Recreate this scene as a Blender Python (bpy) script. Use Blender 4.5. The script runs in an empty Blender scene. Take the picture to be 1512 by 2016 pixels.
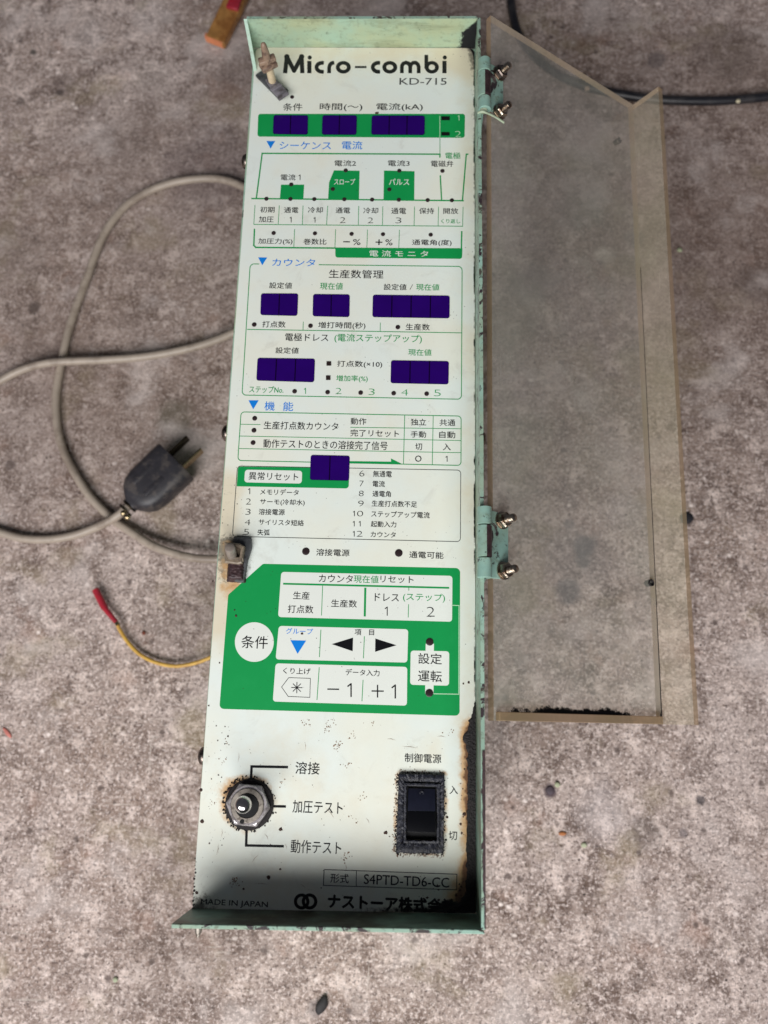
import bpy, bmesh, math, random
import numpy as np
from mathutils import Vector, Matrix
random.seed(7); rng=np.random.default_rng(7)
S=bpy.context.scene; C=S.collection
# ------------------------------------------------------------------ camera
F=1660.; CX,CY=756.,1008.
D=.32            # camera height above the printed panel
H=.14            # panel height above the ground
CAMZ=D+H
_Y=np.array([169.,-6728.,F]); _Y/=np.linalg.norm(_Y)
_n=np.array([822.-CX,1402.-CY,F]); _n-=_n.dot(_Y)*_Y; _n/=np.linalg.norm(_n)
_U=-_n; _X=np.cross(_Y,_U); R=np.array([_X,_Y,_U])
def at(px,py,z=H):
    """world point on the level z that the photograph shows at (px,py)"""
    r=R@np.array([px-CX,py-CY,F]); s=(z-CAMZ)/r[2]
    return Vector((r[0]*s,r[1]*s,z))
cam=bpy.data.cameras.new('camera'); co=bpy.data.objects.new('camera',cam); C.objects.link(co)
M=Matrix.Identity(4)
for j,v in enumerate(([1,0,0],[0,-1,0],[0,0,-1])):
    w=R@np.array(v,float)
    for i in range(3): M[i][j]=w[i]
M[2][3]=CAMZ
co.matrix_world=M
cam.sensor_fit='HORIZONTAL'; cam.sensor_width=36; cam.lens=F/1512*36
cam.clip_start=.01; cam.clip_end=30
cam.dof.use_dof=True; cam.dof.focus_distance=.325; cam.dof.aperture_fstop=cam.lens/2.8
S.camera=co
# ------------------------------------------------------------------ light: a wide bright doorway behind the photographer
W=bpy.data.worlds.new('World'); S.world=W; W.use_nodes=True
bg=W.node_tree.nodes['Background']; bg.inputs[0].default_value=(.80,.84,1.0,1); bg.inputs[1].default_value=.07
def area(name,loc,target,sx,sy,power,col):
    l=bpy.data.lights.new(name,'AREA'); l.shape='RECTANGLE'; l.size=sx; l.size_y=sy; l.energy=power; l.color=col
    o=bpy.data.objects.new(name,l); C.objects.link(o); o.location=loc
    o.rotation_euler=(Vector(target)-Vector(loc)).to_track_quat('-Z','Y').to_euler(); return o
area('doorway_light',(-.20,-.78,.95),(0,.08,.08),1.35,.56,22.5,(1,.985,.982))
S.view_settings.view_transform='Standard'; S.view_settings.look='None'; S.view_settings.exposure=0; S.view_settings.gamma=1
S.cycles.max_bounces=10; S.cycles.transparent_max_bounces=16
S.cycles.use_denoising=True
# ------------------------------------------------------------------ materials
def srgb(r,g,b):
    f=lambda c:(c/255/12.92) if c/255<=.04045 else ((c/255+.055)/1.055)**2.4
    return (f(r),f(g),f(b),1)
class N:
    def __init__(s,name,rough=.5,metal=0.,col=None):
        s.m=bpy.data.materials.new(name); s.m.use_nodes=True; s.t=s.m.node_tree
        s.b=s.t.nodes['Principled BSDF']; s.out=s.t.nodes['Material Output']
        s.b.inputs['Roughness'].default_value=rough; s.b.inputs['Metallic'].default_value=metal
        if col: s.b.inputs['Base Color'].default_value=col
        tc=s.t.nodes.new('ShaderNodeTexCoord'); s.co=tc.outputs['Object']
    def nd(s,t,**k):
        n=s.t.nodes.new(t)
        for a,v in k.items(): setattr(n,a,v)
        return n
    def lk(s,a,b): s.t.links.new(a,b)
    def put(s,sock,v):
        if isinstance(v,bpy.types.NodeSocket): s.lk(v,sock)
        elif v is not None: sock.default_value=v
    def noise(s,scale,detail=4,rough=.6,dist=0.,vec=None,out='Fac',off=None):
        n=s.nd('ShaderNodeTexNoise'); n.inputs['Scale'].default_value=scale; n.inputs['Detail'].default_value=detail
        n.inputs['Roughness'].default_value=rough; n.inputs['Distortion'].default_value=dist
        v=vec or s.co
        if off:
            a=s.nd('ShaderNodeVectorMath',operation='ADD'); s.lk(v,a.inputs[0]); a.inputs[1].default_value=off; v=a.outputs[0]
        s.lk(v,n.inputs['Vector']); return n.outputs[out]
    def stretch(s,k,rot=0.):
        n=s.nd('ShaderNodeMapping'); n.inputs['Scale'].default_value=k; n.inputs['Rotation'].default_value=(0,0,rot); s.lk(s.co,n.inputs['Vector']); return n.outputs[0]
    def voro(s,scale,feat='F1',rand=1.,vec=None):
        n=s.nd('ShaderNodeTexVoronoi',feature=feat); n.inputs['Scale'].default_value=scale; n.inputs['Randomness'].default_value=rand
        s.lk(vec or s.co,n.inputs['Vector']); return n.outputs['Distance'],n.outputs.get('Color')
    def ramp(s,f,a,b,lo=0.,hi=1.):
        n=s.nd('ShaderNodeMapRange'); n.interpolation_type='SMOOTHSTEP'
        s.put(n.inputs[0],f); n.inputs[1].default_value=a; n.inputs[2].default_value=b; n.inputs[3].default_value=lo; n.inputs[4].default_value=hi
        return n.outputs[0]
    def math(s,op,a,b=None,clamp=False):
        n=s.nd('ShaderNodeMath',operation=op); n.use_clamp=clamp; s.put(n.inputs[0],a)
        if b is not None: s.put(n.inputs[1],b)
        return n.outputs[0]
    def mix(s,f,a,b,mode='MIX'):
        n=s.nd('ShaderNodeMix',data_type='RGBA',blend_type=mode); s.put(n.inputs[0],f); s.put(n.inputs[6],a); s.put(n.inputs[7],b); return n.outputs[2]
    def attr(s,name):
        n=s.nd('ShaderNodeAttribute',attribute_name=name); return n.outputs['Fac']
    def bump(s,h,strength=.3,dist=.001,nrm=None):
        n=s.nd('ShaderNodeBump'); n.inputs['Strength'].default_value=strength; n.inputs['Distance'].default_value=dist; s.lk(h,n.inputs['Height'])
        if nrm: s.lk(nrm,n.inputs['Normal'])
        s.lk(n.outputs[0],s.b.inputs['Normal']); return n.outputs[0]
    def base(s,c): s.put(s.b.inputs['Base Color'],c)
    def rough(s,c): s.put(s.b.inputs['Roughness'],c)
    def sep(s):
        n=s.nd('ShaderNodeSeparateXYZ'); s.lk(s.co,n.inputs[0]); return n.outputs
    def spot(s,p,r,soft=.4,wob=.5,freq=150):
        """1 inside an irregular blot of radius r round the ground point p"""
        a=s.nd('ShaderNodeVectorMath',operation='DISTANCE'); s.lk(s.co,a.inputs[0]); a.inputs[1].default_value=tuple(p)
        nz=s.noise(freq,3,.6); d=s.math('ADD',a.outputs['Value'],s.math('MULTIPLY',s.math('SUBTRACT',nz,.5),r*wob*2))
        return s.ramp(d,r*(1+soft),r*(1-soft))
# concrete -----------------------------------------------------------------
g=N('worn_concrete',.85)
n1=g.noise(9,5,.6,.2); n2=g.noise(52,7,.68,.15); n3=g.noise(230,6,.75,.1); n4=g.noise(620,4,.75)
c=g.mix(g.ramp(n1,.32,.68),srgb(142,124,114),srgb(166,152,146))
c=g.mix(g.math('MULTIPLY',g.ramp(n2,.58,.36,0,1.),g.ramp(g.noise(7,3,.5,off=(7,3,1)),.38,.62,.55,1.)),c,srgb(94,78,70))
c=g.mix(g.ramp(g.noise(75,6,.7,.1,off=(6,2,2)),.50,.66,0,.9),c,srgb(204,188,180))
c=g.mix(g.ramp(g.noise(190,6,.78,.0,off=(3,1,2)),.48,.32,0,.65),c,srgb(78,64,58))
c=g.mix(g.ramp(n3,.50,.66,0,.8),c,srgb(210,195,188))
c=g.mix(g.ramp(n4,.50,.66,0,.85),c,srgb(220,207,202))
c=g.mix(g.ramp(g.noise(560,4,.7,off=(1,7,2)),.49,.34,0,.85),c,srgb(66,54,50))
c=g.mix(g.ramp(g.noise(22,4,.6,off=(5,5,5)),.54,.68,0,.40),c,srgb(138,126,98))
c=g.mix(g.ramp(g.noise(34,4,.6,off=(9,2,1)),.58,.72,0,.28),c,srgb(150,114,96))
v,_=g.voro(62,rand=1.); vn=g.math('ADD',v,g.math('MULTIPLY',g.noise(420,3,.6),.16))
c=g.mix(g.ramp(vn,.22,.13,0,.8),c,srgb(84,72,68))
v2,_=g.voro(88,vec=g.stretch((1,1.25,1),.6)); v2n=g.math('ADD',v2,g.math('MULTIPLY',g.noise(380,3,.6),.2))
c=g.mix(g.math('MULTIPLY',g.ramp(v2n,.26,.14,0,.85),g.ramp(g.noise(14,2,.5,off=(4,4,4)),.45,.6)),c,srgb(226,214,208))
# long pale scuffs
for sc,ro in (((1,16,1),.5),((15,1,1),-.35)):
    f=g.noise(26,3,.5,.6,vec=g.stretch(sc,ro)); c=g.mix(g.math('MULTIPLY',g.ramp(f,.665,.72,0,.55),g.ramp(g.noise(18,2,.5,off=(8,1,ro)),.5,.62)),c,srgb(190,180,172))
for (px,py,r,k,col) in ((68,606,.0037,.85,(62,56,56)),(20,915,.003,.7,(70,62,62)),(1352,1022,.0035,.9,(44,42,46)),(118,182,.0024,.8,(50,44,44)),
      (1420,330,.11,.42,(92,74,66)),(250,560,.12,.36,(96,80,70)),(1480,600,.09,.32,(96,80,72)),(700,40,.10,.3,(96,82,76)),(150,900,.07,.25,(96,82,74)),(125,165,.008,.45,(90,78,74)),(65,103,.0022,.8,(50,50,46)),(40,200,.003,.6,(70,60,56)),(1292,118,.006,.6,(88,80,80)),(1150,1075,.006,.75,(70,74,78)),(1118,1165,.007,.6,(78,80,84)),(1148,1105,.004,.6,(74,76,80)),  # the large brown blots also paint the ground's light falloff into its colour
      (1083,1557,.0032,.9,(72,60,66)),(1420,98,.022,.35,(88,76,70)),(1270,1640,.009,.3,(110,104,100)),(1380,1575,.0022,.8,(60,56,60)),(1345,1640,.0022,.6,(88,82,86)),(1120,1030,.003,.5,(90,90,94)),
      (1130,1100,.018,.25,(110,108,110)),(410,330,.03,.42,(84,74,76)),(620,1985,.004,.6,(90,84,82)),(1500,140,.03,.25,(86,76,70)),(1490,560,.012,.4,(92,82,78)),(1250,470,.006,.55,(84,76,74)),(1050,560,.013,.45,(82,78,80)),(1140,410,.015,.4,(86,84,74)),(345,820,.010,.5,(86,84,72)),(40,500,.02,.25,(100,90,84))):  # olive blot by the plug: its shadow painted on the ground
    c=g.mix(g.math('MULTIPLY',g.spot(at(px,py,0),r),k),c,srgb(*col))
for (px,py,r,k,col) in ((560,40,.01,.0,(0,0,0)),(1190,500,.005,.4,(196,190,178)),(1150,780,.008,.35,(190,182,180)),(1230,1000,.01,.3,(190,184,184)),(300,150,.012,.25,(180,170,164)),(1190,1600,.012,.35,(196,188,188)),(1300,440,.0,.0,(0,0,0))):
    if r: c=g.mix(g.math('MULTIPLY',g.spot(at(px,py,0),r,.7,.7,90),k),c,srgb(*col))
c=g.mix(g.ramp(g.noise(6.5,5,.62,.3,off=(11,4,2)),.52,.66,0,.38),c,srgb(96,84,78))
c=g.mix(g.ramp(g.noise(17,5,.62,.3,off=(1,14,2)),.53,.68,0,.42),c,srgb(196,186,182))
c=g.mix(1,c,(1.40,1.385,1.38,1),'MULTIPLY')
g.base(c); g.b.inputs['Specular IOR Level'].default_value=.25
g.bump(g.math('ADD',g.math('MULTIPLY',n3,.7),g.math('MULTIPLY',n4,.5)),.8,.0016)
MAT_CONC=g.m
# mint enamel -----------------------------------------------------------------
def mint(name,col=(152,180,156),chip=.64,dirt=.5,soot_attr=False):
    m=N(name,.42)
    a=m.noise(60,5,.6,.4); b=m.noise(350,4,.65); d=m.noise(900,3,.6)
    c=m.mix(m.ramp(a,.3,.7),srgb(*col),srgb(col[0]+12,col[1]-2,col[2]-10))
    c=m.mix(m.ramp(m.noise(28,4,.6,off=(2,2,2)),.4,.7,0,.6),c,srgb(158,200,186))
    c=m.mix(m.ramp(b,.52,.72,0,dirt),c,srgb(104,112,92))
    c=m.mix(m.ramp(m.noise(130,6,.7,1.,off=(1,3,5)),chip,chip+.025),c,srgb(58,48,52))
    c=m.mix(m.ramp(d,.70,.73,0,.9),c,srgb(30,32,30))
    c=m.mix(m.ramp(m.noise(30,6,.7,.3,vec=m.stretch((1,6,5)),off=(4,0,1)),.48,.72,0,.65 if soot_attr else .35),c,srgb(124,132,104))
    if soot_attr:
        s=m.math('ADD',m.attr('soot'),m.math('MULTIPLY',m.math('SUBTRACT',m.noise(420,5,.75),.5),.75))
        c=m.mix(m.ramp(s,.42,.58),c,(.006,.006,.008,1)); m.rough(m.ramp(s,.42,.58,.42,.9))
    m.base(c); m.bump(a,.15,.0006); return m.m
MAT_MINT=mint('mint_enamel'); MAT_MINT_EDGE=mint('chipped_mint_enamel',(142,174,158),.55,.8); MAT_MINT_SOOT=mint('sooty_mint_enamel',(164,186,156),.68,.45,True)
MAT_SOOTSHADE=mint('shaded_sooty_olive_enamel',(40,42,34),.66,.7); MAT_GRIMEFL=mint('grimy_mint_enamel',(84,104,88),.66,.5)  # the olive one mixes painted shade with soot, for the bottom flange
MAT_HINGE=mint('hinge_enamel',(130,168,158),.58,.7)
# printed face sheet ----------------------------------------------------------------
m=N('printed_face_sheet',.34)
white=m.mix(m.ramp(m.noise(22,4,.6),.35,.65),srgb(230,238,231),srgb(234,236,222))
white=m.mix(m.ramp(m.math('ADD',m.attr('yellow'),m.math('MULTIPLY',m.math('SUBTRACT',m.noise(90,5,.65),.5),.7)),.25,.9,0,.85),white,srgb(224,212,184))
white=m.mix(m.ramp(m.noise(70,5,.7,1,off=(5,1,0)),.55,.75,0,.22),white,srgb(176,170,158))
gr=m.math('ADD',m.attr('grime'),m.math('MULTIPLY',m.math('SUBTRACT',m.noise(520,5,.8),.5),1.3))
white=m.mix(m.ramp(gr,.62,.95,0,.8),white,srgb(92,88,78))
ru=m.math('ADD',m.attr('rust'),m.math('MULTIPLY',m.math('SUBTRACT',m.noise(300,5,.7),.5),.8))
white=m.mix(m.ramp(ru,.25,.75,0,.9),white,srgb(206,164,112))
white=m.mix(m.ramp(ru,.72,1.02,0,.9),white,srgb(96,58,32))
so=m.math('ADD',m.attr('soot'),m.math('MULTIPLY',m.math('SUBTRACT',m.noise(380,5,.75),.5),.6))
white=m.mix(m.ramp(so,.5,.75),white,srgb(24,22,24))
# tiny pepper specks
v,_=m.voro(520); pe=m.math('MULTIPLY',m.ramp(v,.12,.07),m.ramp(m.noise(60,3,.6,off=(0,4,9)),.56,.66))
white=m.mix(m.math('MULTIPLY',pe,.75),white,srgb(60,48,40))
m.base(white); m.rough(m.ramp(m.noise(120,4,.6),.3,.7,.28,.46)); m.bump(m.noise(40,3,.5),.06,.0005)
MAT_SHEET=m.m
def ink(name,col,rough=.33,wear=.25):
    m=N(name,rough); v,_=m.voro(460)
    c=m.mix(m.ramp(m.noise(150,5,.6),.45,.8,0,wear),srgb(*col),srgb(min(255,col[0]+26),min(255,col[1]+24),min(255,col[2]+22)))
    c=m.mix(m.math('MULTIPLY',m.ramp(v,.11,.06),m.ramp(m.noise(50,3,.6,off=(0,4,9)),.52,.62)),c,srgb(44,34,30))
    m.base(c); m.b.inputs['Specular IOR Level'].default_value=.35; return m.m
INK={'k':ink('black_ink',(20,20,23),wear=.12),'g':ink('green_ink',(30,150,82)),'G':ink('green_block_ink',(16,150,76),.4,.15),'b':ink('blue_ink',(20,128,222)),
     'w':ink('pale_key_ink',(230,234,226),.34,.1),'l':ink('pale_green_ink',(186,226,190)),'d':ink('dark_thin_ink',(60,64,62)),'B':ink('heavy_black_ink',(16,16,20),wear=.08),'f':ink('faded_ink',(66,68,68))}
def simple(name,col,rough=.5,metal=0,vary=.25,scale=300,dirt=None,bump=.0,spec=None):
    m=N(name,rough,metal); a=m.noise(scale,4,.6); cc=srgb(*col); dk=tuple(x*(1-vary) for x in cc[:3])+(1,)
    c=m.mix(m.ramp(a,.3,.7),dk,cc)
    if dirt: c=m.mix(m.ramp(m.noise(scale*.6,5,.7,off=(3,3,3)),.48,.62,0,.9),c,srgb(*dirt))
    m.base(c)
    if bump: m.bump(m.noise(scale*1.5,4,.7),.6,bump)
    if spec is not None: m.b.inputs['Specular IOR Level'].default_value=spec
    return m.m
MAT_WIN=simple('violet_display_filter',(40,4,102),.16,0,.12,120,spec=.18); MAT_WIN2=simple('violet_display_divider',(20,2,46),.2,spec=.15)
MAT_LED=simple('dark_indicator_lens',(54,42,44),.3,spec=.3); MAT_LEDS=simple('dark_square_lens',(48,36,34),.35)
MAT_CHROME=simple('worn_chrome',(214,210,208),.17,1,.18,500); MAT_NUTM=simple('tarnished_nut',(216,210,212),.28,.6,.25,500,(150,142,140))
MAT_STEEL=simple('dull_bushing_steel',(166,158,148),.5,.7,.3,600,(96,88,80)); MAT_BRONZE=simple('yellow_zinc_plating',(194,182,164),.3,1,.35,700,(104,76,60),.0002)
MAT_BRDARK=simple('dark_zinc_plating',(142,130,122),.36,1,.4,700,(60,48,44)); MAT_BLACK=simple('black_void',(6,6,8),.8,0,.1)
MAT_CRUD=simple('black_crusted_dirt',(38,32,32),.7,0,.55,1400,(14,12,14),.0004); MAT_SWF=simple('dirty_switch_frame',(40,42,54),.42,0,.5,1100,(28,26,28),.0003)
MAT_ROCK=simple('navy_rocker',(27,29,44),.32,0,.2,400); MAT_ROCKD=simple('black_rocker',(7,7,12),.3,0,.2,400)
MAT_RUBBER=simple('slate_plastic',(126,122,128),.45,0,.25,500,(78,74,74),.0001); MAT_RUBBERD=simple('dark_slate_plastic',(84,86,88),.5,0,.3,500,(54,54,54),.0001)
MAT_BROWNPL=simple('grimy_brown_plastic',(160,134,114),.42,0,.35,450,(96,76,66),.0001); MAT_BEIGEPL=simple('yellowed_plastic',(206,188,156),.42,0,.15,450)
MAT_CLIP=simple('dusty_clip_plastic',(142,128,110),.4,0,.25,500,(112,98,86),.0001); MAT_PIN=simple('smoky_pin_plastic',(136,126,118),.28,0,.2,500)
MAT_CABLE=simple('grey_beige_cable_sheath',(172,158,144),.42,0,.15,120,(140,126,114)); MAT_BCABLE=simple('black_cable_sheath',(34,34,40),.4,0,.25,150,(54,52,54))
MAT_PLUG=simple('charcoal_plug_plastic',(50,48,53),.46,0,.3,220,(78,72,70)); MAT_BRASS=simple('brass_prong',(176,158,124),.25,1,.3,500); MAT_DPRONG=simple('dark_prong',(70,62,50),.35,1,.3,500)
MAT_RED=simple('red_terminal_sleeve',(170,44,60),.35,0,.25,300,(170,30,44)); MAT_YEL=simple('yellow_wire_sheath',(214,170,76),.4,0,.2,250,(190,146,70))
MAT_AMBER=simple('amber_brown_varnish',(196,142,80),.2,0,.5,70,(132,86,44)); MAT_AMBERL=simple('raw_orange_end',(224,140,96),.5,0,.2,200)
MAT_PALEG=simple('pale_mint_wire',(190,206,176),.5,0,.2,500); MAT_RUSTP=simple('exposed_purple_brown_metal',(74,54,56),.5,.2,.4,500,(50,36,40)); MAT_SPECK=simple('dark_rust_speck',(70,42,30),.7,0,.5,900); MAT_SPECKL=simple('light_brown_fleck',(150,118,94),.7,0,.3,900)
MAT_WIREG=simple('washer_zinc',(190,176,160),.3,1,.3,600)
def acrylic(name,tint,haze,hazecol,trn_rough=.0,edge=False):
    m=N(name,.2); t=m.t; t.nodes.remove(m.b)
    tr=m.nd('ShaderNodeBsdfTransparent'); tr.inputs[0].default_value=tint
    df=m.nd('ShaderNodeBsdfDiffuse')
    hc=m.mix(m.ramp(m.noise(26,4,.6),.35,.65),srgb(*hazecol),srgb(hazecol[0]-10,hazecol[1]-4,hazecol[2]-10)); m.lk(hc,df.inputs[0])
    gl=m.nd('ShaderNodeBsdfGlossy'); gl.inputs['Roughness'].default_value=.12
    h=m.math('ADD',haze,m.ramp(m.noise(70,5,.7,.5),.4,.75,0,.08))
    h=m.math('ADD',h,m.ramp(m.noise(60,4,.6,vec=m.stretch((14,1,1))),.55,.75,0,.06))
    if not edge:
        h=m.math('ADD',h,m.math('MULTIPLY',m.attr('dust'),.28))
        sm=m.math('ADD',m.attr('soot'),m.math('MULTIPLY',m.math('SUBTRACT',m.noise(700,4,.8),.5),.9))
    s1=m.nd('ShaderNodeMixShader'); m.put(s1.inputs[0],h); m.lk(tr.outputs[0],s1.inputs[1]); m.lk(df.outputs[0],s1.inputs[2])
    last=s1
    if not edge:
        bl=m.nd('ShaderNodeBsdfDiffuse'); bl.inputs[0].default_value=srgb(22,20,20)
        s3=m.nd('ShaderNodeMixShader'); m.put(s3.inputs[0],m.ramp(sm,.62,.80)); m.lk(s1.outputs[0],s3.inputs[1]); m.lk(bl.outputs[0],s3.inputs[2]); last=s3
    lw=m.nd('ShaderNodeLayerWeight'); lw.inputs[0].default_value=.5; fr=m.math('ADD',.035,m.math('MULTIPLY',m.math('POWER',lw.outputs['Facing'],4.),.5))
    s2=m.nd('ShaderNodeMixShader'); m.lk(fr,s2.inputs[0]); m.lk(last.outputs[0],s2.inputs[1]); m.lk(gl.outputs[0],s2.inputs[2])
    m.lk(s2.outputs[0],m.out.inputs[0]); return m.m
MAT_ACR=acrylic('smoky_clear_acrylic',(.97,.96,.935,1),.16,(222,215,206))
MAT_ACRB=acrylic('smoky_clear_acrylic_back',(.99,.985,.97,1),-.06,(214,206,198),edge=True)
MAT_ACRE=acrylic('brown_acrylic_edge',(.86,.74,.62,1),.5,(190,164,138),edge=True)
MAT_ACRLIP=acrylic('dusty_acrylic_lip',(.97,.94,.88,1),.27,(220,206,188),edge=True)
# ------------------------------------------------------------------ object helpers
ROOT={}
def empty(name,loc):
    o=bpy.data.objects.new(name,None); C.objects.link(o); o.location=loc; o.empty_display_size=.01; return o
def tag(o,label=None,cat=None,group=None,kind=None):
    if label: o['label']=label
    if cat: o['category']=cat
    if group: o['group']=group
    if kind: o['kind']=kind
    return o
def origin(o):
    v=Vector(o.location)
    while o.parent: o=o.parent; v+=Vector(o.location)
    return v
class MB:
    """collects world-space geometry for ONE mesh object"""
    def __init__(s): s.v=[]; s.f=[]; s.mi=[]; s.mats=[]
    def mat(s,m):
        if m not in s.mats: s.mats.append(m)
        return s.mats.index(m)
    def add(s,vs,fs,m):
        k=len(s.v); i=s.mat(m); s.v.extend([tuple(v) for v in vs]); s.f.extend([tuple(a+k for a in f) for f in fs]); s.mi.extend([i]*len(fs)); return s
    def bm(s,b,m,mx=None):
        b.verts.ensure_lookup_table(); b.verts.index_update()
        vs=[(mx@v.co if mx else v.co) for v in b.verts]; s.add(vs,[[v.index for v in f.verts] for f in b.faces],m); b.free(); return s
    def build(s,name,parent=None,smooth=0.,attrs=None):
        o0=origin(parent) if parent else Vector((0,0,0))
        me=bpy.data.meshes.new(name)
        me.from_pydata([(a-o0.x,b-o0.y,c-o0.z) for a,b,c in s.v],[],s.f)
        for m in s.mats: me.materials.append(m)
        me.polygons.foreach_set('material_index',s.mi)
        if smooth: me.shade_smooth() if smooth>=180 else me.set_sharp_from_angle(angle=math.radians(smooth)) if False else None
        me.validate(); me.update()
        if smooth:
            me.polygons.foreach_set('use_smooth',[True]*len(me.polygons))
            if smooth<180: me.set_sharp_from_angle(angle=math.radians(smooth))
        if attrs:
            for k,a in attrs.items():
                at_=me.attributes.new(k,'FLOAT','POINT'); at_.data.foreach_set('value',np.asarray(a,dtype=np.float32))
        o=bpy.data.objects.new(name,me); C.objects.link(o)
        if parent: o.parent=parent
        return o
def recenter(o):
    """move a top-level mesh's origin to the base of its bounds"""
    me=o.data; n=len(me.vertices); a=np.empty(n*3); me.vertices.foreach_get('co',a); a=a.reshape(-1,3)
    c=(a.min(0)+a.max(0))/2; c[2]=a[:,2].min(); a-=c; me.vertices.foreach_set('co',a.ravel()); o.location=Vector(c)+Vector(o.location); me.update(); return o
def prism(mb,base,top,m):
    n=len(base); vs=[tuple(p) for p in base]+[tuple(p) for p in top]
    fs=[tuple(reversed(range(n))),tuple(range(n,2*n))]+[(i,(i+1)%n,(i+1)%n+n,i+n) for i in range(n)]
    mb.add(vs,fs,m)
def bevel_prism(mb,base,top,m,w=.0004,seg=2):
    b=bmesh.new(); n=len(base)
    vs=[b.verts.new(p) for p in list(base)+list(top)]
    b.faces.new(list(reversed(vs[:n]))); b.faces.new(vs[n:])
    for i in range(n): b.faces.new((vs[i],vs[(i+1)%n],vs[(i+1)%n+n],vs[i+n]))
    bmesh.ops.recalc_face_normals(b,faces=b.faces)
    bmesh.ops.bevel(b,geom=list(b.edges),offset=w,segments=seg,profile=.5,affect='EDGES',clamp_overlap=True)
    mb.bm(b,m)
def frame(axis):
    a=Vector(axis).normalized(); h=Vector((0,1,0)) if abs(a.y)<.9 else Vector((1,0,0)); u=h.cross(a).normalized(); w=a.cross(u); return u,w,a
def lathe(mb,o,axis,prof,m,seg=28,hexa=None,rot=0.):
    """profile [(r,h)] turned round axis from point o"""
    u,w,a=frame(axis); o=Vector(o); vs=[]; fs=[]
    for r,h in prof:
        for k in range(seg):
            t=2*math.pi*k/seg+rot; vs.append(o+a*h+(u*math.cos(t)+w*math.sin(t))*r)
    for i in range(len(prof)-1):
        for k in range(seg):
            A=i*seg+k; B=i*seg+(k+1)%seg; fs.append((A,B,B+seg,A+seg))
    if prof[0][0]>1e-7: fs.append(tuple(reversed(range(seg))))
    if prof[-1][0]>1e-7: fs.append(tuple(range((len(prof)-1)*seg,len(prof)*seg)))
    mb.add(vs,fs,m)
def catmull(P,n=10):
    P=[np.array(p,float) for p in P]; P=[2*P[0]-P[1]]+P+[2*P[-1]-P[-2]]; out=[]
    for i in range(1,len(P)-2):
        a,b,c,d=P[i-1:i+3]
        for k in range(n):
            t=k/n; out.append(.5*((2*b)+(-a+c)*t+(2*a-5*b+4*c-d)*t*t+(-a+3*b-3*c+d)*t**3))
    out.append(P[-2]); return out
def tube(mb,path,r,m,seg=14,flat=1.):
    path=[Vector(p) for p in path]; vs=[]; fs=[]; n=len(path)
    for i,p in enumerate(path):
        t=(path[min(i+1,n-1)]-path[max(i-1,0)]).normalized(); u=t.cross(Vector((0,0,1)))
        u=u.normalized() if u.length>1e-6 else Vector((1,0,0)); w=u.cross(t)
        rr=r(i/(n-1)) if callable(r) else r
        for k in range(seg):
            a=2*math.pi*k/seg; vs.append(p+u*math.cos(a)*rr+w*math.sin(a)*rr*flat)
    for i in range(n-1):
        for k in range(seg):
            A=i*seg+k; B=i*seg+(k+1)%seg; fs.append((A,B,B+seg,A+seg))
    fs.append(tuple(reversed(range(seg)))); fs.append(tuple(range((n-1)*seg,n*seg)))
    mb.add(vs,fs,m)
# value noise for masks
def vnoise(x,y,freq,seed=0,octs=4):
    r=np.random.default_rng(seed); T=r.random((256,256)); out=0; amp=1; tot=0
    for o in range(octs):
        X=x*freq; Y=y*freq; xi=np.floor(X).astype(int); yi=np.floor(Y).astype(int); fx=X-xi; fy=Y-yi; fx=fx*fx*(3-2*fx); fy=fy*fy*(3-2*fy)
        g=lambda i,j:T[(i+37*o)&255,(j+91*o)&255]
        out=out+amp*((g(xi,yi)*(1-fx)+g(xi+1,yi)*fx)*(1-fy)+(g(xi,yi+1)*(1-fx)+g(xi+1,yi+1)*fx)*fy); tot+=amp; amp*=.55; freq*=2.1
    return out/tot
sm=lambda a,b,x:(lambda t:t*t*(3-2*t))(np.clip((x-a)/(b-a),0,1))
# ------------------------------------------------------------------ ground
mb=MB(); G=1.5
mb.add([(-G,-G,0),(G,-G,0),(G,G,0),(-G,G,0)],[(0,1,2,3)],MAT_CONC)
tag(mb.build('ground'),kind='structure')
# ------------------------------------------------------------------ the control unit
TL,TR,BR,BL=at(499,93),at(935,93),at(938,1799),at(377,1789)
root=empty('control_unit',((TL.x+TR.x)/2,(TL.y+BL.y)/2,0))
tag(root,'worn white and mint green control unit with a printed Japanese panel, lying face up','control unit')
def low(p,z): return Vector((p.x,p.y,z))
TH=.0013   # sheet thickness
mb=MB()
bevel_prism(mb,[low(BL,.001),low(BR,.001)+Vector((TH,0,0)),low(TR,.001)+Vector((TH,0,0)),low(TL,.001)],[low(BL,H-.0006),low(BR,H-.0006)+Vector((TH,0,0)),low(TR,H-.0006)+Vector((TH,0,0)),low(TL,H-.0006)],MAT_MINT,.0005)
mb.build('casing',root)
# top flange, with the short return at its left end
HT=.0160; HR0,HR1=.0165,.0235; HB=.0232
def strip_grid(a,b,c,d,nu,nv,m,mb):
    """bilinear grid a->b along u, d->c opposite; returns uv arrays"""
    vs=[];uu=[];vv=[]
    for j in range(nv+1):
        for i in range(nu+1):
            u=i/nu;v=j/nv; p=a*(1-u)*(1-v)+b*u*(1-v)+c*u*v+d*(1-u)*v; vs.append(p);uu.append(u);vv.append(v)
    fs=[(j*(nu+1)+i,j*(nu+1)+i+1,(j+1)*(nu+1)+i+1,(j+1)*(nu+1)+i) for j in range(nv) for i in range(nu)]
    mb.add(vs,fs,m); return np.array(uu),np.array(vv)
z0=H-.0006; up=lambda p,h:Vector((p.x,p.y,H+h))
mb=MB()
a,b=low(TL,z0),low(TR,z0); c_,d_=up(TR,HT),up(TL,HT)
uu,vv=strip_grid(a,b,c_,d_,120,24,MAT_MINT_SOOT,mb)
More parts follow.
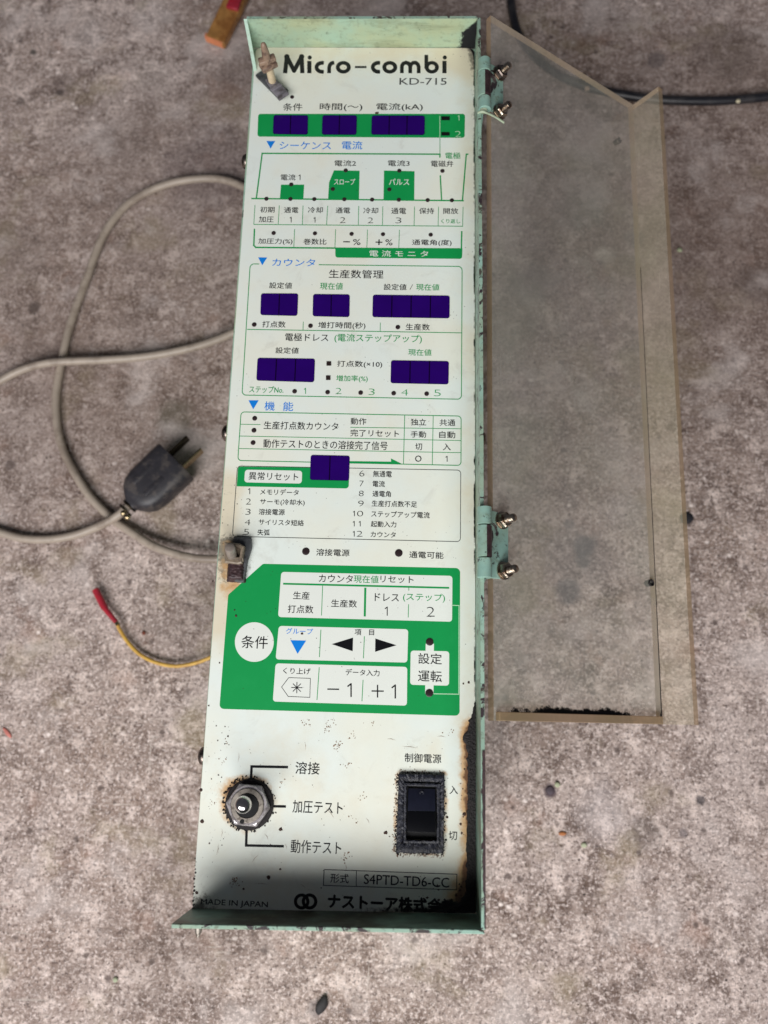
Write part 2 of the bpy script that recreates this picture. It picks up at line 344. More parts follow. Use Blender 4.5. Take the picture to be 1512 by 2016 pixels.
soot=sm(.10,.0,1-uu+ (vv)*.05)*1.0*sm(1.0,.55,vv*.98)+.0
soot=np.clip(1.25-(1-uu)*12-np.maximum(vv-.55,0)*1.6+(.5-vv)*.3,0,1)
Yo=Vector((0,TH,0)); k=len(mb.v)
# back and rim (one body)
prism(mb,[a+Vector((0,.00002,0)),b+Vector((0,.00002,0)),b+Yo,a+Yo],[d_+Vector((0,.00002,-.00002)),c_+Vector((0,.00002,-.00002)),c_+Yo,d_+Yo],MAT_MINT_EDGE)
n2_=len(mb.v)-k
o=mb.build('top_flange',root,attrs={'soot':list(soot)+[0]*n2_})
mb=MB(); p=at(505,141,H)   # sloping return
tri=[low(TL,z0),low(p,z0),up(TL,HT)]
prism(mb,[q-Vector((TH,0,0)) for q in tri],[q+Vector((.0002,0,0)) for q in tri],MAT_MINT)
mb.build('flange_return',root)
# right flange
mb=MB()
a,b=low(TR,z0),low(BR,z0); n=140; vs=[]; 
for i in range(n+1):
    t=i/n; q=a.lerp(b,t); hh=HR0+(HR1-HR0)*min(1,t*2.2)
    hh+=.00018*math.sin(t*23)+.00012*math.sin(t*61)
    for dx,zz in ((0,z0),(0,H+hh),(TH,H+hh),(TH,z0)): vs.append((q.x+dx,q.y,zz))
fs=[(i*4+j,i*4+4+j,i*4+4+(j+1)%4,i*4+(j+1)%4) for i in range(n) for j in range(4)]+[(3,2,1,0),(n*4,n*4+1,n*4+2,n*4+3)]
mb.add(vs,[f for f in fs],MAT_MINT_EDGE)
k0=mb.mat(MAT_GRIMEFL)
for i in range(n):
    if i/n>.775+.01*math.sin(i*1.7): mb.mi[i*4]=k0
mb.build('side_flange',root)
# bare worn edge of the side flange near its lower end
mb=MB()
def edgep(py,dx,z): 
    t=(py-93)/(1797-93); q=a.lerp(b,min(1,t*1.0)); return q
pts=[]
for i in range(40):
    t=i/39; yy=b.y+(.055)*(1-t)+.0006; wl=.0003+.00035*random.random() if t<.8 else .0009
    pts.append((yy,wl))
for i in range(39):
    (y0,w0),(y1,w1)=pts[i],pts[i+1]; X0=b.x+(.0004)*(y0-b.y)/.055*-.0
    mb.add([(b.x+w0,y0,H+HR1+.0005),(b.x+TH+.0001,y0,H+HR1+.0005),(b.x+TH+.0001,y1,H+HR1+.0005),(b.x+w1,y1,H+HR1+.0005)],[(0,3,2,1)],MAT_RUSTP)
mb.build('bare_metal_edge',root)
# bottom flange (open to the left, longer than the panel)
mb=MB()
a,b=low(BL,z0),low(BR,z0); a2=at(336,1821,H+HB); b2=Vector((b.x,b.y,H+HB)); a2=Vector((a.x-.0005,a.y,H+HB))
dn=Vector((0,-TH,0)); 
bevel_prism(mb,[a,a+dn,b+dn+Vector((TH,0,0)),b],[a2,a2+dn,b2+dn+Vector((TH,0,0)),b2],MAT_MINT_EDGE,.0002,1)
mb.build('bottom_flange',root)
mb=MB(); e_=Vector((0,.00006,0)); prism(mb,[a+e_*.2,b+e_*.2,b+e_,a+e_],[a2+e_*.2-Vector((0,0,.0004)),b2+e_*.2-Vector((0,0,.0004)),b2+e_-Vector((0,0,.0004)),a2+e_-Vector((0,0,.0004))],MAT_SOOTSHADE); mb.build('soot_shade_film',root)  # darkens the unlit inner face: shade painted in together with soot
# screw point sticking out under the bottom flange
mb=MB(); p=at(391,1826,H+.006)
lathe(mb,(p.x,BL.y-TH,H+.006),(0,-1,0),[(.0013,0),(.0013,.0045),(.0004,.0065)],MAT_STEEL,12); mb.build('screw_point',root,40)
# screws on the two long sides
def side_screw(px,py,sgn,z):
    X=(BL.x if sgn<0 else BR.x+TH); 
    y=at(px,py,z).y; t=(y-BL.y)/(TL.y-BL.y); X=(BL.x+(TL.x-BL.x)*t) if sgn<0 else (BR.x+TH+(TR.x-BR.x)*t)
    mb=MB(); lathe(mb,(X,y,z),(sgn,0,0),[(.0034,0),(.0036,.0007),(.0031,.0021),(.0019,.0029),(.0006,.0032),(0,.0033)],MAT_BRDARK,24)
    return mb.build('side_screw',root,60)
for px,py in ((484,319),(442,853),(391,1488)): side_screw(px,py,-1,H-.0065)
side_screw(951,864,1,H-.004)
# ------------------------------------------------------------------ face sheet
sTL,sTR,sBR,sBL=at(503.5,93.5),at(934,94.5),at(936.5,1798),at(378.5,1788.5)
nx,ny=230,800
U,V=np.meshgrid(np.linspace(0,1,nx+1),np.linspace(0,1,ny+1)); U=U.ravel();V=V.ravel()
def arr(p): return np.array(p)
Ltop=(sTL.y-sBL.y); dtop=V*Ltop; rc=.0030
inset=np.where(dtop<rc,rc-np.sqrt(np.maximum(rc*rc-(rc-dtop)**2,0)),0)
Lx=arr(sTL)[0]+(arr(sBL)[0]-arr(sTL)[0])*V+inset; Rx=arr(sTR)[0]+(arr(sBR)[0]-arr(sTR)[0])*V-inset*1.1
PX=Lx+(Rx-Lx)*U; PY=(arr(sTL)[1]+(arr(sTR)[1]-arr(sTL)[1])*U)*(1-V)+(arr(sBL)[1]+(arr(sBR)[1]-arr(sBL)[1])*U)*V
def mmxy(px,py): q=at(px,py); return q.x,q.y
nz=vnoise(PX,PY,180,3); nzf=vnoise(PX,PY,600,5); nzl=vnoise(PX,PY,40,9)
def dist(px,py): x,y=mmxy(px,py); return np.hypot(PX-x,PY-y)
YY=lambda py:at(700,py).y
eR=Rx-PX; eL=PX-Lx; 
rust=np.zeros_like(PX); yellow=.34*nzl+.10*nz; grime=np.zeros_like(PX); soot=np.zeros_like(PX)
# right edge rust/soot
lowmask=sm(YY(1385),YY(1440),PY)
wcr=.0022+.0042*nz
rust+=lowmask*np.exp(-(eR/.0052)**2)*(.75+.7*nz)+ .5*lowmask*np.exp(-((eR-.003)/.003)**2)*nz
soot+=sm(.0012,.0003,eR)*.75*(nz+.35)
soot+=lowmask*sm(.0036,.0022,eR+.002*(nz-.5))*.9
# top right and bottom right corner
soot+=np.clip(1.1-dist(936,96)/.004,0,1)
rust+=np.clip(1-dist(905,1775)/.012,0,1)*.8
# along the bottom edge: soot, plus the flange's shadow deepened in the colour
eB=PY-(sBL.y+(sBR.y-sBL.y)*U)
soot+=sm(.0050,.0005,eB+.003*(nz-.5))*.75*(.25+.75*sm(.3,.8,U))+.75*np.clip(1-dist(925,1790)/.016,0,1)  # soot here also paints part of the flange's shadow
grime+=sm(.012,.0,eB)*.4  # grime here also paints part of the flange's shadow
# toggle, rocker and latch stains
d=dist(491,1584); an=np.arctan2(PY-mmxy(491,1584)[1],PX-mmxy(491,1584)[0])
rust+=np.exp(-((d-.0085)/.0030)**2)*(.28+.5*(np.cos(an-2.5)*.5+.5))*(.55+.9*nz)
rust+=.35*np.clip(1-dist(430,1540)/.012,0,1)
def boxd(px0,py0,px1,py1):
    x0,y1=mmxy(px0,py0); x1,y0=mmxy(px1,py1); dx=np.maximum(np.maximum(x0-PX,PX-x1),0); dy=np.maximum(np.maximum(y0-PY,PY-y1),0); return np.hypot(dx,dy)
d=boxd(783,1523,874,1680); rust+=sm(.0026,.0003,d)*(.05+.80*nz); grime+=sm(.005,.0,d)*.5
d=boxd(446,1075,486,1150); rust+=sm(.0055,.0005,d)*(.15+.6*nz)*(PX<mmxy(480,1100)[0]+.001); grime+=sm(.007,.0,d)*.65
rust+=.5*np.clip(1-dist(450,1175)/.007,0,1); 
# dirt along the left edge and behind the upper latch
left=sm(.014,.002,eL)
grime+=left*(sm(YY(860),YY(960),PY)*sm(YY(1190),YY(1060),PY))*.55
grime+=left*sm(YY(1400),YY(1500),PY)*.34+.22*sm(YY(1420),YY(1760),PY)*nzl
grime+=np.clip(1-dist(525,165)/.016,0,1)*.5+np.clip(1-dist(925,110)/.010,0,1)*.45
grime+=sm(YY(430),YY(260),PY)*sm(.0045,.001,eR)*.6
yellow+=sm(YY(200),YY(95),PY)*.5+left*sm(YY(900),YY(960),PY)*sm(YY(1330),YY(1200),PY)*.7+.28*sm(YY(1400),YY(1500),PY)*nzl+.5*np.clip(1-dist(900,110)/.014,0,1)
yellow+=sm(.010,.002,eR)*.25
mb=MB(); zs=np.full_like(PX,H); vs=np.stack([PX,PY,zs],1)
idx=lambda j,i:j*(nx+1)+i
fs=[(idx(j,i),idx(j+1,i),idx(j+1,i+1),idx(j,i+1)) for j in range(ny) for i in range(nx)]
mb.v=[tuple(v) for v in vs.tolist()]; mb.f=fs; mb.mi=[0]*len(fs); mb.mats=[MAT_SHEET]
n0=len(mb.v)
prism(mb,[sBL-Vector((0,0,.0007)),sBR-Vector((0,0,.0007)),sTR-Vector((0,.003,.0007)),sTL-Vector((0,.003,.0007))],[sBL-Vector((0,0,.0001)),sBR-Vector((0,0,.0001)),sTR-Vector((0,.003,.0001)),sTL-Vector((0,.003,.0001))],MAT_SHEET)
pad=[0]*(len(mb.v)-n0)
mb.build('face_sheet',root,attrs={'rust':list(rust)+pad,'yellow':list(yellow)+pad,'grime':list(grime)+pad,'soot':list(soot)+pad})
# ------------------------------------------------------------------ printing: every shape a layer of ink a few microns proud of the last
ZP=[H+.00002]; KI=[0]
def nz_(lv=2): KI[0]+=1; return ZP[0]+lv*1.2e-5+(KI[0]%60)*1.5e-7
PR={}
def sec(name):
    if name not in PR: PR[name]=MB()
    return PR[name]
cur=['title_lettering']
def poly(pts,col,z=None,close=True):
    z=z or nz_({'G':0,'w':1}.get(col,2)); w=[at(x,y,H) for x,y in pts]; w=[Vector((p.x,p.y,z)) for p in w]
    s=0
    for i in range(len(w)): s+=w[i-1].x*w[i].y-w[i].x*w[i-1].y
    if s<0: w.reverse()
    sec(cur[0]).add(w,[tuple(range(len(w)))],INK[col])
def arcpts(cx,cy,r,a0,a1,n=8,ry=None): return [(cx+r*math.cos(math.radians(a0+(a1-a0)*k/n)),cy+(ry or r)*math.sin(math.radians(a0+(a1-a0)*k/n))) for k in range(n+1)]
def rquad(q,r,n=5):
    """corner-rounded quad TL,TR,BR,BL"""
    out=[]; q=[np.array(p,float) for p in q]; r=r if isinstance(r,(list,tuple)) else [r]*4
    for i in range(len(q)):
        p=q[i]; a=q[i-1]-p; b=q[(i+1)%len(q)]-p; ri=r[i]
        if ri<=0: out.append(tuple(p)); continue
        a=a/np.linalg.norm(a)*ri; b=b/np.linalg.norm(b)*ri
        for k in range(n+1):
            t=k/n*math.pi/2; out.append(tuple(p+a*(1-math.sin(t))+b*(1-math.cos(t))))
    return out
def ring(outer,inner,col):
    z=nz_(); n=len(outer); f=lambda p:(lambda q:Vector((q.x,q.y,z)))(at(p[0],p[1],H))
    sec(cur[0]).add([f(p) for p in outer]+[f(p) for p in inner],[(i,i+n,(i+1)%n+n,(i+1)%n) for i in range(n)],INK[col])
def outline(q,r,w,col):
    c=np.mean([np.array(p,float) for p in q],0)
    def off(d):
        out=[]
        n=len(q)
        for i in range(n):
            p=np.array(q[i],float); a=p-np.array(q[i-1],float); b=np.array(q[(i+1)%n],float)-p; a/=np.linalg.norm(a); b/=np.linalg.norm(b)
            na=np.array([a[1],-a[0]]); nb=np.array([b[1],-b[0]])
            if na.dot(p-c)<0: na=-na
            if nb.dot(p-c)<0: nb=-nb
            m_=(na+nb); m_/=max(.3,1+na.dot(nb)); out.append(p+m_*d)
        return out
    rr=r if isinstance(r,(list,tuple)) else [r]*4
    ring(rquad(off(w/2),[x+w/2 if x else 0 for x in rr],6 if True else 0),rquad(off(-w/2),[max(x-w/2,0.01) if x else 0 for x in rr],6),col)
def line(pts,w,col,caps=False):
    for i in range(len(pts)-1):
        a=np.array(pts[i],float); b=np.array(pts[i+1],float); d=b-a; L=np.linalg.norm(d); d/=L; nrm=np.array([-d[1],d[0]])*w/2
        e0=d*(w/2 if (i>0) else 0); e1=d*(w/2 if i<len(pts)-2 else 0)
        poly([tuple(a-e0+nrm),tuple(b+e1+nrm),tuple(b+e1-nrm),tuple(a-e0-nrm)],col,nz_(2))
def stroke(pts,w,col):
    z=None
    for i in range(len(pts)-1):
        a=np.array(pts[i],float); b=np.array(pts[i+1],float); d=b-a; d/=np.linalg.norm(d); nrm=np.array([-d[1],d[0]])*w/2
        poly([tuple(a+nrm),tuple(b+nrm),tuple(b-nrm),tuple(a-nrm)],col)
    for p in pts[1:-1]: poly(arcpts(p[0],p[1],w/2,0,340,17),col)
def disc(x,y,r,col): poly(arcpts(x,y,r,0,350,35 if r>20 else 20),col)
TXT=[]
def text(s,x0,x1,y0,y1,col='k',bold=0.):
    TXT.append((s,x0,x1,y0,y1,col,bold,nz_(3),cur[0]))
def one(x0,x1,y0,y1,col='k',w=1.5):
    h=y1-y0; stroke([(max(x0,x1-w*.5-h*.26),y0+h*.24),(x1-w*.5,y0+w*.35),(x1-w*.5,y1)],w,col)
def reg(ox,oy,s): return lambda x,y:(ox+x/s,oy+y/s)
class Z:
    def __init__(s,ox,oy,k): s.o=(ox,oy); s.k=k
    def p(s,*a): return [(s.o[0]+x/s.k,s.o[1]+y/s.k) for x,y in a]
    def t(s,st,x0,x1,y0,y1,col='k',bold=0.): text(st,s.o[0]+x0/s.k,s.o[0]+x1/s.k,s.o[1]+y0/s.k,s.o[1]+y1/s.k,col,bold)
    def one(s,x0,x1,y0,y1,col='k',w=1.5): one(s.o[0]+x0/s.k,s.o[0]+x1/s.k,s.o[1]+y0/s.k,s.o[1]+y1/s.k,col,w)
    def line(s,w,col,*a): line(s.p(*a),w,col)
    def poly(s,col,*a): poly(s.p(*a),col)
WINS=[];LEDS=[];SQ=[]
def win(z,q,n): WINS.append((z.p(*q),n))
def led(z,x,y,r=4.3): LEDS.append((z.p((x,y))[0],r))
# title
z=Z(540,90,4.2); cur[0]='title_lettering'
def ms(w,*a): stroke(z.p(*a),w/4.2,'B')
ms(35,(89,228),(104,92),(164,208),(226,92),(232,228))
for q in ((104,92),(226,92)): disc(*z.p(q)[0],5.3,'B')
for xx in (290,1407):
    ms(35,(xx,228),(xx,126)); disc(*z.p((xx+3,98))[0],4.1,'B')
for xx in (395,860): ms(32,*([(xx+14,143)]+[(xx+46*math.cos(math.radians(t)),179+37*math.sin(math.radians(t))) for t in range(-90,-271,-20)]+[(xx+14,216)]))
ms(31,(453,228),(454,178),(462,155),(476,144),(496,141))
def ell(cx,cy,rx,ry,w,wy): ring(z.p(*[(cx+rx*math.cos(t*math.pi/18),cy+ry*math.sin(t*math.pi/18)) for t in range(36)]),z.p(*[(cx+(rx-w)*math.cos(t*math.pi/18),cy+(ry-wy)*math.sin(t*math.pi/18)) for t in range(36)]),'B')
ell(571,179,62,52,33,30); ell(955,179,62,52,33,30); ell(1303,179,58,52,32,29)
ms(17,(667,177),(762,177))
ms(31,(1055,228),(1055,168),(1066,148),(1088,140),(1110,147),(1124,168),(1124,228)); ms(31,(1124,178),(1131,153),(1150,141),(1170,141),(1186,153),(1194,175),(1194,228))
ms(31,(1257,76),(1257,190))
z.t('KD-715',1035,1424,268,325,'f')
# display row
cur[0]='display_row_print'
z=Z(460,0,2.52)
z.t('条件',245,340,513,550); z.t('時間(〜)',427,638,512,553); z.t('電流(kA)',708,938,512,553)
poly(rquad(z.p((122,565),(1148,565),(1146,684),(118,678)),5),'G')
win(z,((198,572),(370,573),(368,669),(194,666)),2); win(z,((440,573),(612,573),(610,670),(437,669)),2); win(z,((685,574),(949,575),(948,671),(682,669)),3)
z.poly('B',(1030,577),(1073,577),(1073,597),(1030,597)); z.poly('B',(1030,655),(1072,655),(1072,673),(1030,673))
z.one(1106,1120,573,598,'l',1.3); z.t('2',1098,1128,651,681,'l')
z.line(1.2,'l',(1023,575),(1023,684)); z.line(1.0,'g',(1023,684),(1024,745))
z.poly('b',(163,700),(206,700),(183,738)); z.t('シーケンス',228,483,703,742,'b'); z.t('電流',537,638,701,742,'b')
led(z,290,482,3.9)
# sequence diagram
cur[0]='sequence_diagram_print'
z=Z(460,270,3.024)
z.line(2.6,'G',(135,366),(170,97),(1228,102),(1228,122)); z.line(2.6,'G',(105,366),(1370,379)); z.line(2.6,'G',(1362,379),(1385,102),(1398,102)); z.line(2.6,'G',(1230,228),(1238,375))
z.line(1.1,'g',(1228,5),(1228,100))
z.poly('G',(282,283),(420,283),(415,371),(275,368)); z.poly('G',(597,198),(750,200),(746,374),(562,371),(568,270)); z.poly('G',(895,199),(1077,203),(1075,376),(892,373))
z.t('電極',1260,1350,92,130,'g'); z.t('電磁弁',1175,1307,140,178)
z.t('電流',280,368,222,258); z.one(378,398,224,256); z.t('電流2',600,728,138,174); z.t('電流3',918,1047,138,174)
z.t('スロープ',598,722,248,284,'w'); z.t('パルス',925,1045,248,286,'w')
for x,y in ((343,283),(667,199),(986,201),(590,310),(927,312),(195,368),(338,369),(480,370),(659,371),(824,373),(983,374),(1155,376),(1299,377),(1243,202),(238,572),(484,574),(702,577),(889,579),(1173,582)): led(z,x,y,4.2)
for a_,b_ in ((127,120),(272,265),(413,409),(560,553),(745,742),(888,886),(1077,1074),(1220,1217),(1366,1363)):
    z.line(1.2,'g',(a_,404+a_*.009),(b_,521+a_*.008))
z.line(1.4,'g',(120,520),(1364,531))
for s,x0,x1,y0,y1 in (('初期',158,243,415,450),('加圧',150,238,472,508),('通電',300,385,418,452),('冷却',442,530,417,452),('通電',607,693,420,454),('2',632,665,478,512),('冷却',772,860,420,456),('2',798,830,480,513),('通電',938,1026,422,458),('3',963,998,480,513),('保持',1104,1192,422,458),('開放',1248,1336,423,458)): z.t(s,x0,x1,y0,y1)
z.one(328,345,475,508); z.one(470,487,477,509); z.t('くり返し',1235,1348,488,514,'g')
z.line(2.8,'G',(124,546),(120,645),(132,657),(606,661)); z.line(1.6,'G',(606,661),(1350,664)); z.line(2.8,'G',(1358,560),(1355,700))
for a_,b_,c__,d__ in ((363,358,548,655),(607,603,549,660),(797,793,551,660),(987,983,553,661)): z.line(1.2,'g',(a_,c__),(b_,d__))
poly(rquad(z.p((605,657),(1362,663),(1360,725),(605,717)),[0,0,5,5]),'G'); z.t('電 流 モ ニ タ',808,1158,675,713,'w')
for s,x0,x1,y0,y1 in (('加圧力(%)',147,350,603,642),('巻数比',415,552,605,641),('−',652,692,621,627),('%',710,755,608,643),('+',845,885,610,643),('%',903,945,609,645),('通電角(度)',1062,1297,610,650)): z.t(s,x0,x1,y0,y1)
# counter section
cur[0]='counter_section_print'
z.poly('b',(146,716),(200,717),(170,763)); z.t('カウンタ',230,485,725,769,'b')
z=Z(440,500,2.9077)
fr_=rquad(z.p((153,57),(1366,72),(1362,832),(106,808)),8,6)
line(z.p((545,62))+fr_[7:]+fr_[:7]+z.p((204,58)),1.6,'g')
z.line(1.5,'g',(135,432),(1363,452))
z.t('生産数管理',603,915,91,141); z.t('設定値',262,392,163,199); z.t('現在値',552,683,165,205,'g'); z.t('設定値',917,1047,172,208); z.line(1,'d',(1067,205),(1083,175)); z.t('現在値',1103,1235,172,210,'g')
win(z,((215,227),(428,228),(423,355),(211,350)),2); win(z,((513,231),(723,233),(721,362),(510,357)),2); win(z,((855,235),(1295,240),(1294,369),(852,362)),4)
win(z,((195,596),(524,601),(519,735),(188,725)),3); win(z,((959,610),(1290,615),(1288,747),(956,740)),3)
for x,y in ((176,405),(498,412),(998,420),(407,787),(596,792),(785,795),(974,798),(1163,801)): led(z,x,y,4.6)
z.t('打点数',222,355,385,422); z.t('増打時間(秒)',542,812,390,433); z.t('生産数',1043,1180,400,438); z.line(1.2,'g',(457,388),(455,436)); z.line(1.2,'g',(898,393),(897,443))
z.t('電極ドレス',353,600,455,501); z.t('(電流ステップアップ)',635,1135,459,513,'g')
z.t('設定値',298,430,535,571); z.t('現在値',1058,1190,545,583,'g')
SQ+= [z.p((590,617),(616,617),(616,640),(590,640)),z.p((587,698),(612,698),(612,722),(587,722))]
z.t('打点数(×10)',650,908,612,654); z.t('増加率(%)',645,825,695,736,'g'); z.t('ステップNo.',147,343,757,797,'g')
z.one(455,472,768,801,'g'); z.t('2',642,675,768,803,'g'); z.t('3',830,865,772,808,'g'); z.t('4',1018,1055,775,811,'g'); z.t('5',1205,1243,778,815,'g')
# function table
cur[0]='function_table_print'
z=Z(420,780,2.8)
z.poly('b',(194,23),(250,23),(220,73)); z.t('機',282,338,30,80,'b'); z.t('能',385,440,32,82,'b')
outline(z.p((153,87),(1366,110),(1365,382),(135,355)),7,1.6,'g')
z.line(1.2,'g',(150,155),(260,157)); z.line(1.2,'g',(146,220),(1364,245)); z.line(1.2,'g',(755,172),(1364,180)); z.line(1.2,'g',(142,289),(1364,312))
z.line(1.3,'g',(1055,106),(1048,376)); z.line(1.3,'g',(1212,108),(1207,379))
for x,y in ((228,123),(224,189),(219,257)): led(z,x,y,4.8)
for s,x0,x1,y0,y1 in (('生産打点数カウンタ',278,688,141,187),('動作',757,843,120,158),('完了リセット',755,1023,185,225),('独立',1088,1173,125,162),('共通',1247,1333,128,165),('手動',1088,1172,193,229),('自動',1245,1333,194,232),('動作テストのときの溶接完了信号',275,960,242,293),('切',1113,1150,260,298),('入',1265,1308,262,299),('O',1112,1147,328,362)): z.t(s,x0,x1,y0,y1)
z.one(1273,1291,330,362)
z.poly('G',(748,358),(980,361),(979,343),(1045,376),(748,371))
outline(z.p((133,385),(1364,408),(1362,802),(105,773)),7,1.3,'d')
poly(rquad(z.p((136,388),(750,397),(746,509),(129,497)),[5,0,6,0]),'G'); poly(rquad(z.p((175,405),(490,411),(487,482),(170,475)),6),'w'); z.t('異常リセット',195,468,420,465)
win(z,((537,325),(752,330),(748,467),(532,462)),2)
z.one(190,203,508,540); z.one(765,780,633,662); z.one(765,779,689,718); z.one(798,812,689,718); z.one(764,779,744,774)
for s,x0,x1,y0,y1 in (('2',180,207,565,598),('3',177,205,622,654),('4',173,203,680,711),('5',168,196,733,764),('メモリデータ',258,470,513,546),('サーモ(冷却水)',257,503,568,605),('溶接電源',250,393,622,656),('サイリスタ短絡',250,498,680,714),('失弧',243,310,735,768),
   ('6',805,832,410,443),('7',805,828,467,498),('8',802,828,522,552),('9',798,828,577,608),('0',792,825,633,663),('2',790,822,744,775),('無通電',880,983,412,447),('電流',878,945,467,501),('通電角',877,978,522,556),('生産打点数不足',873,1122,577,612),('ステップアップ電流',870,1192,635,671),('起動入力',868,1008,690,723),('カウンタ',867,1005,748,779)): z.t(s,x0,x1,y0,y1)
led(z,510,856,7.4); led(z,1022,865,7.6); z.t('溶接電源',567,750,843,882); z.t('通電可能',1080,1268,857,895)
# key pad
cur[0]='keypad_print'
z=Z(400,1060,2.7)
big=z.p((318,135),(1366,158),(1363,943),(86,906),(133,300)); poly(rquad(big,[3,9,9,9,3],6),'G')
line(z.p((1320,355),(1360,357),(1359,828),(1225,826)),1.6,'l')
poly(rquad(z.p((415,178),(1325,199),(1323,443),(398,418)),6),'w'); z.line(3.6,'G',(425,241),(1308,263))
z.line(1.4,'G',(635,252),(629,410)); z.line(4.2,'G',(862,262),(859,415)); z.line(1.3,'G',(1093,262),(1093,278)); z.line(1.4,'G',(1092,350),(1090,420))
poly(arcpts(*z.p((272,551))[0],38.3,0,352,44,39),'w')
poly(rquad(z.p((402,465),(1090,483),(1085,660),(385,643)),6),'w'); z.line(1.5,'G',(626,485),(618,631)); z.line(1.5,'G',(857,520),(852,637))
poly(rquad(z.p((385,664),(1085,683),(1083,889),(370,867)),6),'w'); z.line(1.5,'G',(617,685),(605,859)); z.line(1.5,'G',(850,752),(844,866))
poly(rquad(z.p((1103,596),(1308,600),(1307,783),(1100,778)),6),'w'); z.poly('w',(1183,560),(1227,560),(1226,602),(1182,602)); z.poly('w',(1180,776),(1225,776),(1224,825),(1180,825))
z.poly('b',(464,541),(548,543),(502,614)); z.poly('B',(797,527),(683,562),(795,600)); z.poly('B',(915,532),(1028,568),(914,603))
line(z.p((455,740),(570,744),(567,845),(452,840),(417,790),(455,740)),1.2,'k')
for t in range(4):
    a_=math.radians(t*45+1); z.line(1.6,'k',(498-30*math.cos(a_),793-30*math.sin(a_)),(498+30*math.cos(a_),793+30*math.sin(a_)))
z.line(2.6,'k',(660,801),(723,802)); z.line(2.6,'k',(895,811),(960,812)); z.line(2.6,'k',(927,778),(927,846)); z.one(757,790,770,843,'k',2.8); z.one(992,1025,777,851,'k',2.8)
for s,x0,x1,y0,y1,cc in (('カウンタ',615,795,193,235,'k'),('現在値',800,932,197,238,'g'),('リセット',942,1118,200,238,'k'),('生産',478,565,283,325,'k'),('打点数',450,585,355,398,'k'),('生産数',680,817,326,367,'k'),('ドレス',912,1040,293,335,'k'),('(ステップ)',1062,1285,292,340,'g'),('2',1188,1230,365,417,'k'),
   ('条件',203,343,518,586,'k'),('グループ',440,583,478,510,'b'),('項',805,840,483,515,'k'),('目',882,908,485,515,'k'),('くり上げ',425,570,689,722,'k'),('データ入力',757,937,696,731,'k'),('設定',1143,1268,611,669,'k'),('運転',1142,1268,702,763,'k')): z.t(s,x0,x1,y0,y1,cc)
z.one(960,981,363,411,'k',1.9)
led(z,1204,550,7.6); led(z,1202,822,7.8)
# lower switch legends
cur[0]='toggle_legend_print'
z=Z(360,1400,2.4387)
z.line(5,'B',(327,335),(330,266),(505,269)); z.line(5,'B',(428,457),(495,458)); z.line(5,'B',(306,565),(304,645),(485,649))
for s,x0,x1,y0,y1 in (('溶接',540,656,244,304),('加圧テスト',527,767,431,493),('動作テスト',518,760,621,686)): z.t(s,x0,x1,y0,y1)
cur[0]='rocker_legend_print'
for s,x0,x1,y0,y1 in (('制御電源',1065,1240,205,249),('入',1280,1320,360,399),('切',1276,1316,577,619)): z.t(s,x0,x1,y0,y1)
cur[0]='maker_plate_print'
z=Z(560,1690,3.98)
line(z.p((312,87),(1351,124),(1350,246),(305,211),(311,87)),1.5,'k'); z.line(1.4,'k',(564,97),(562,217))
z.t('形式',360,503,120,194); z.t('S4PTD-TD6-CC',622,1290,136,217)
z.t('ナストーア株式会社',342,1340,296,413,'B',.022)
for cx_ in (135,197):
    ring(z.p(*[(cx_+61*math.cos(t*math.pi/18),337+63*math.sin(t*math.pi/18)) for t in range(36)]),z.p(*[(cx_+36*math.cos(t*math.pi/18),337+38*math.sin(t*math.pi/18)) for t in range(36)]),'B')
z=Z(360,1400,2.4387); z.t('MADE IN JAPAN',85,408,907,944)
# bake the lettering
tc=bpy.data.curves.new('glyphs','FONT'); to=bpy.data.objects.new('glyphs',tc); C.objects.link(to)
cache={}
def glyphs(s,bold):
    if (s,bold) in cache: return cache[(s,bold)]
    tc.body=s; tc.resolution_u=3; tc.offset=bold; dg=bpy.context.evaluated_depsgraph_get(); dg.update()
    e=to.evaluated_get(dg); me=e.to_mesh(); a=np.array([v.co[:2] for v in me.vertices]); fs=[tuple(p.vertices) for p in me.polygons]; e.to_mesh_clear()
    cache[(s,bold)]=(a,fs); return a,fs
for s,x0,x1,y0,y1,col,bold,zz,sc_ in TXT:
    b_=-.022 if (len(s)==1 and s.isdigit()) else 0.
    a_,fs=glyphs(s,b_)
    if not len(a_): print('NO GLYPH',s); continue
    mn=a_.min(0);mx=a_.max(0); L=at(x0,(y0+y1)/2,H);Rr=at(x1,(y0+y1)/2,H);T=at((x0+x1)/2,y0,H);B_=at((x0+x1)/2,y1,H)
    slope=-.010; w_=Rr.x-L.x; h_=max(T.y-B_.y-abs(slope)*w_*.6,(T.y-B_.y)*.72); cx_=(L.x+Rr.x)/2; cy_=(T.y+B_.y)/2
    X=(a_[:,0]-(mn[0]+mx[0])/2)/(mx[0]-mn[0])*w_; Yv=(a_[:,1]-(mn[1]+mx[1])/2)/max(mx[1]-mn[1],1e-5)*h_+X*slope
    # wind faces upward
    for q_,(ox_,oy_) in enumerate(((-.00022,0),(.00022,0),(0,.00022),(0,-.00022)) if bold else ((0,0),(.00006,.00004))):
     vs=[(cx_+x_+ox_,cy_+y_+oy_,zz+q_*1.5e-7) for x_,y_ in zip(X,Yv)]
     out=[]
     for f in fs:
        s2=0
        for i in range(len(f)): p_=vs[f[i-1]];w2_=vs[f[i]]; s2+=p_[0]*w2_[1]-w2_[0]*p_[1]
        out.append(f if s2>0 else tuple(reversed(f)))
     sec(sc_).add(vs,out,INK[col])
bpy.data.objects.remove(to)
for k_,mbp in PR.items(): mbp.build(k_,root)
ZT=H+.00009
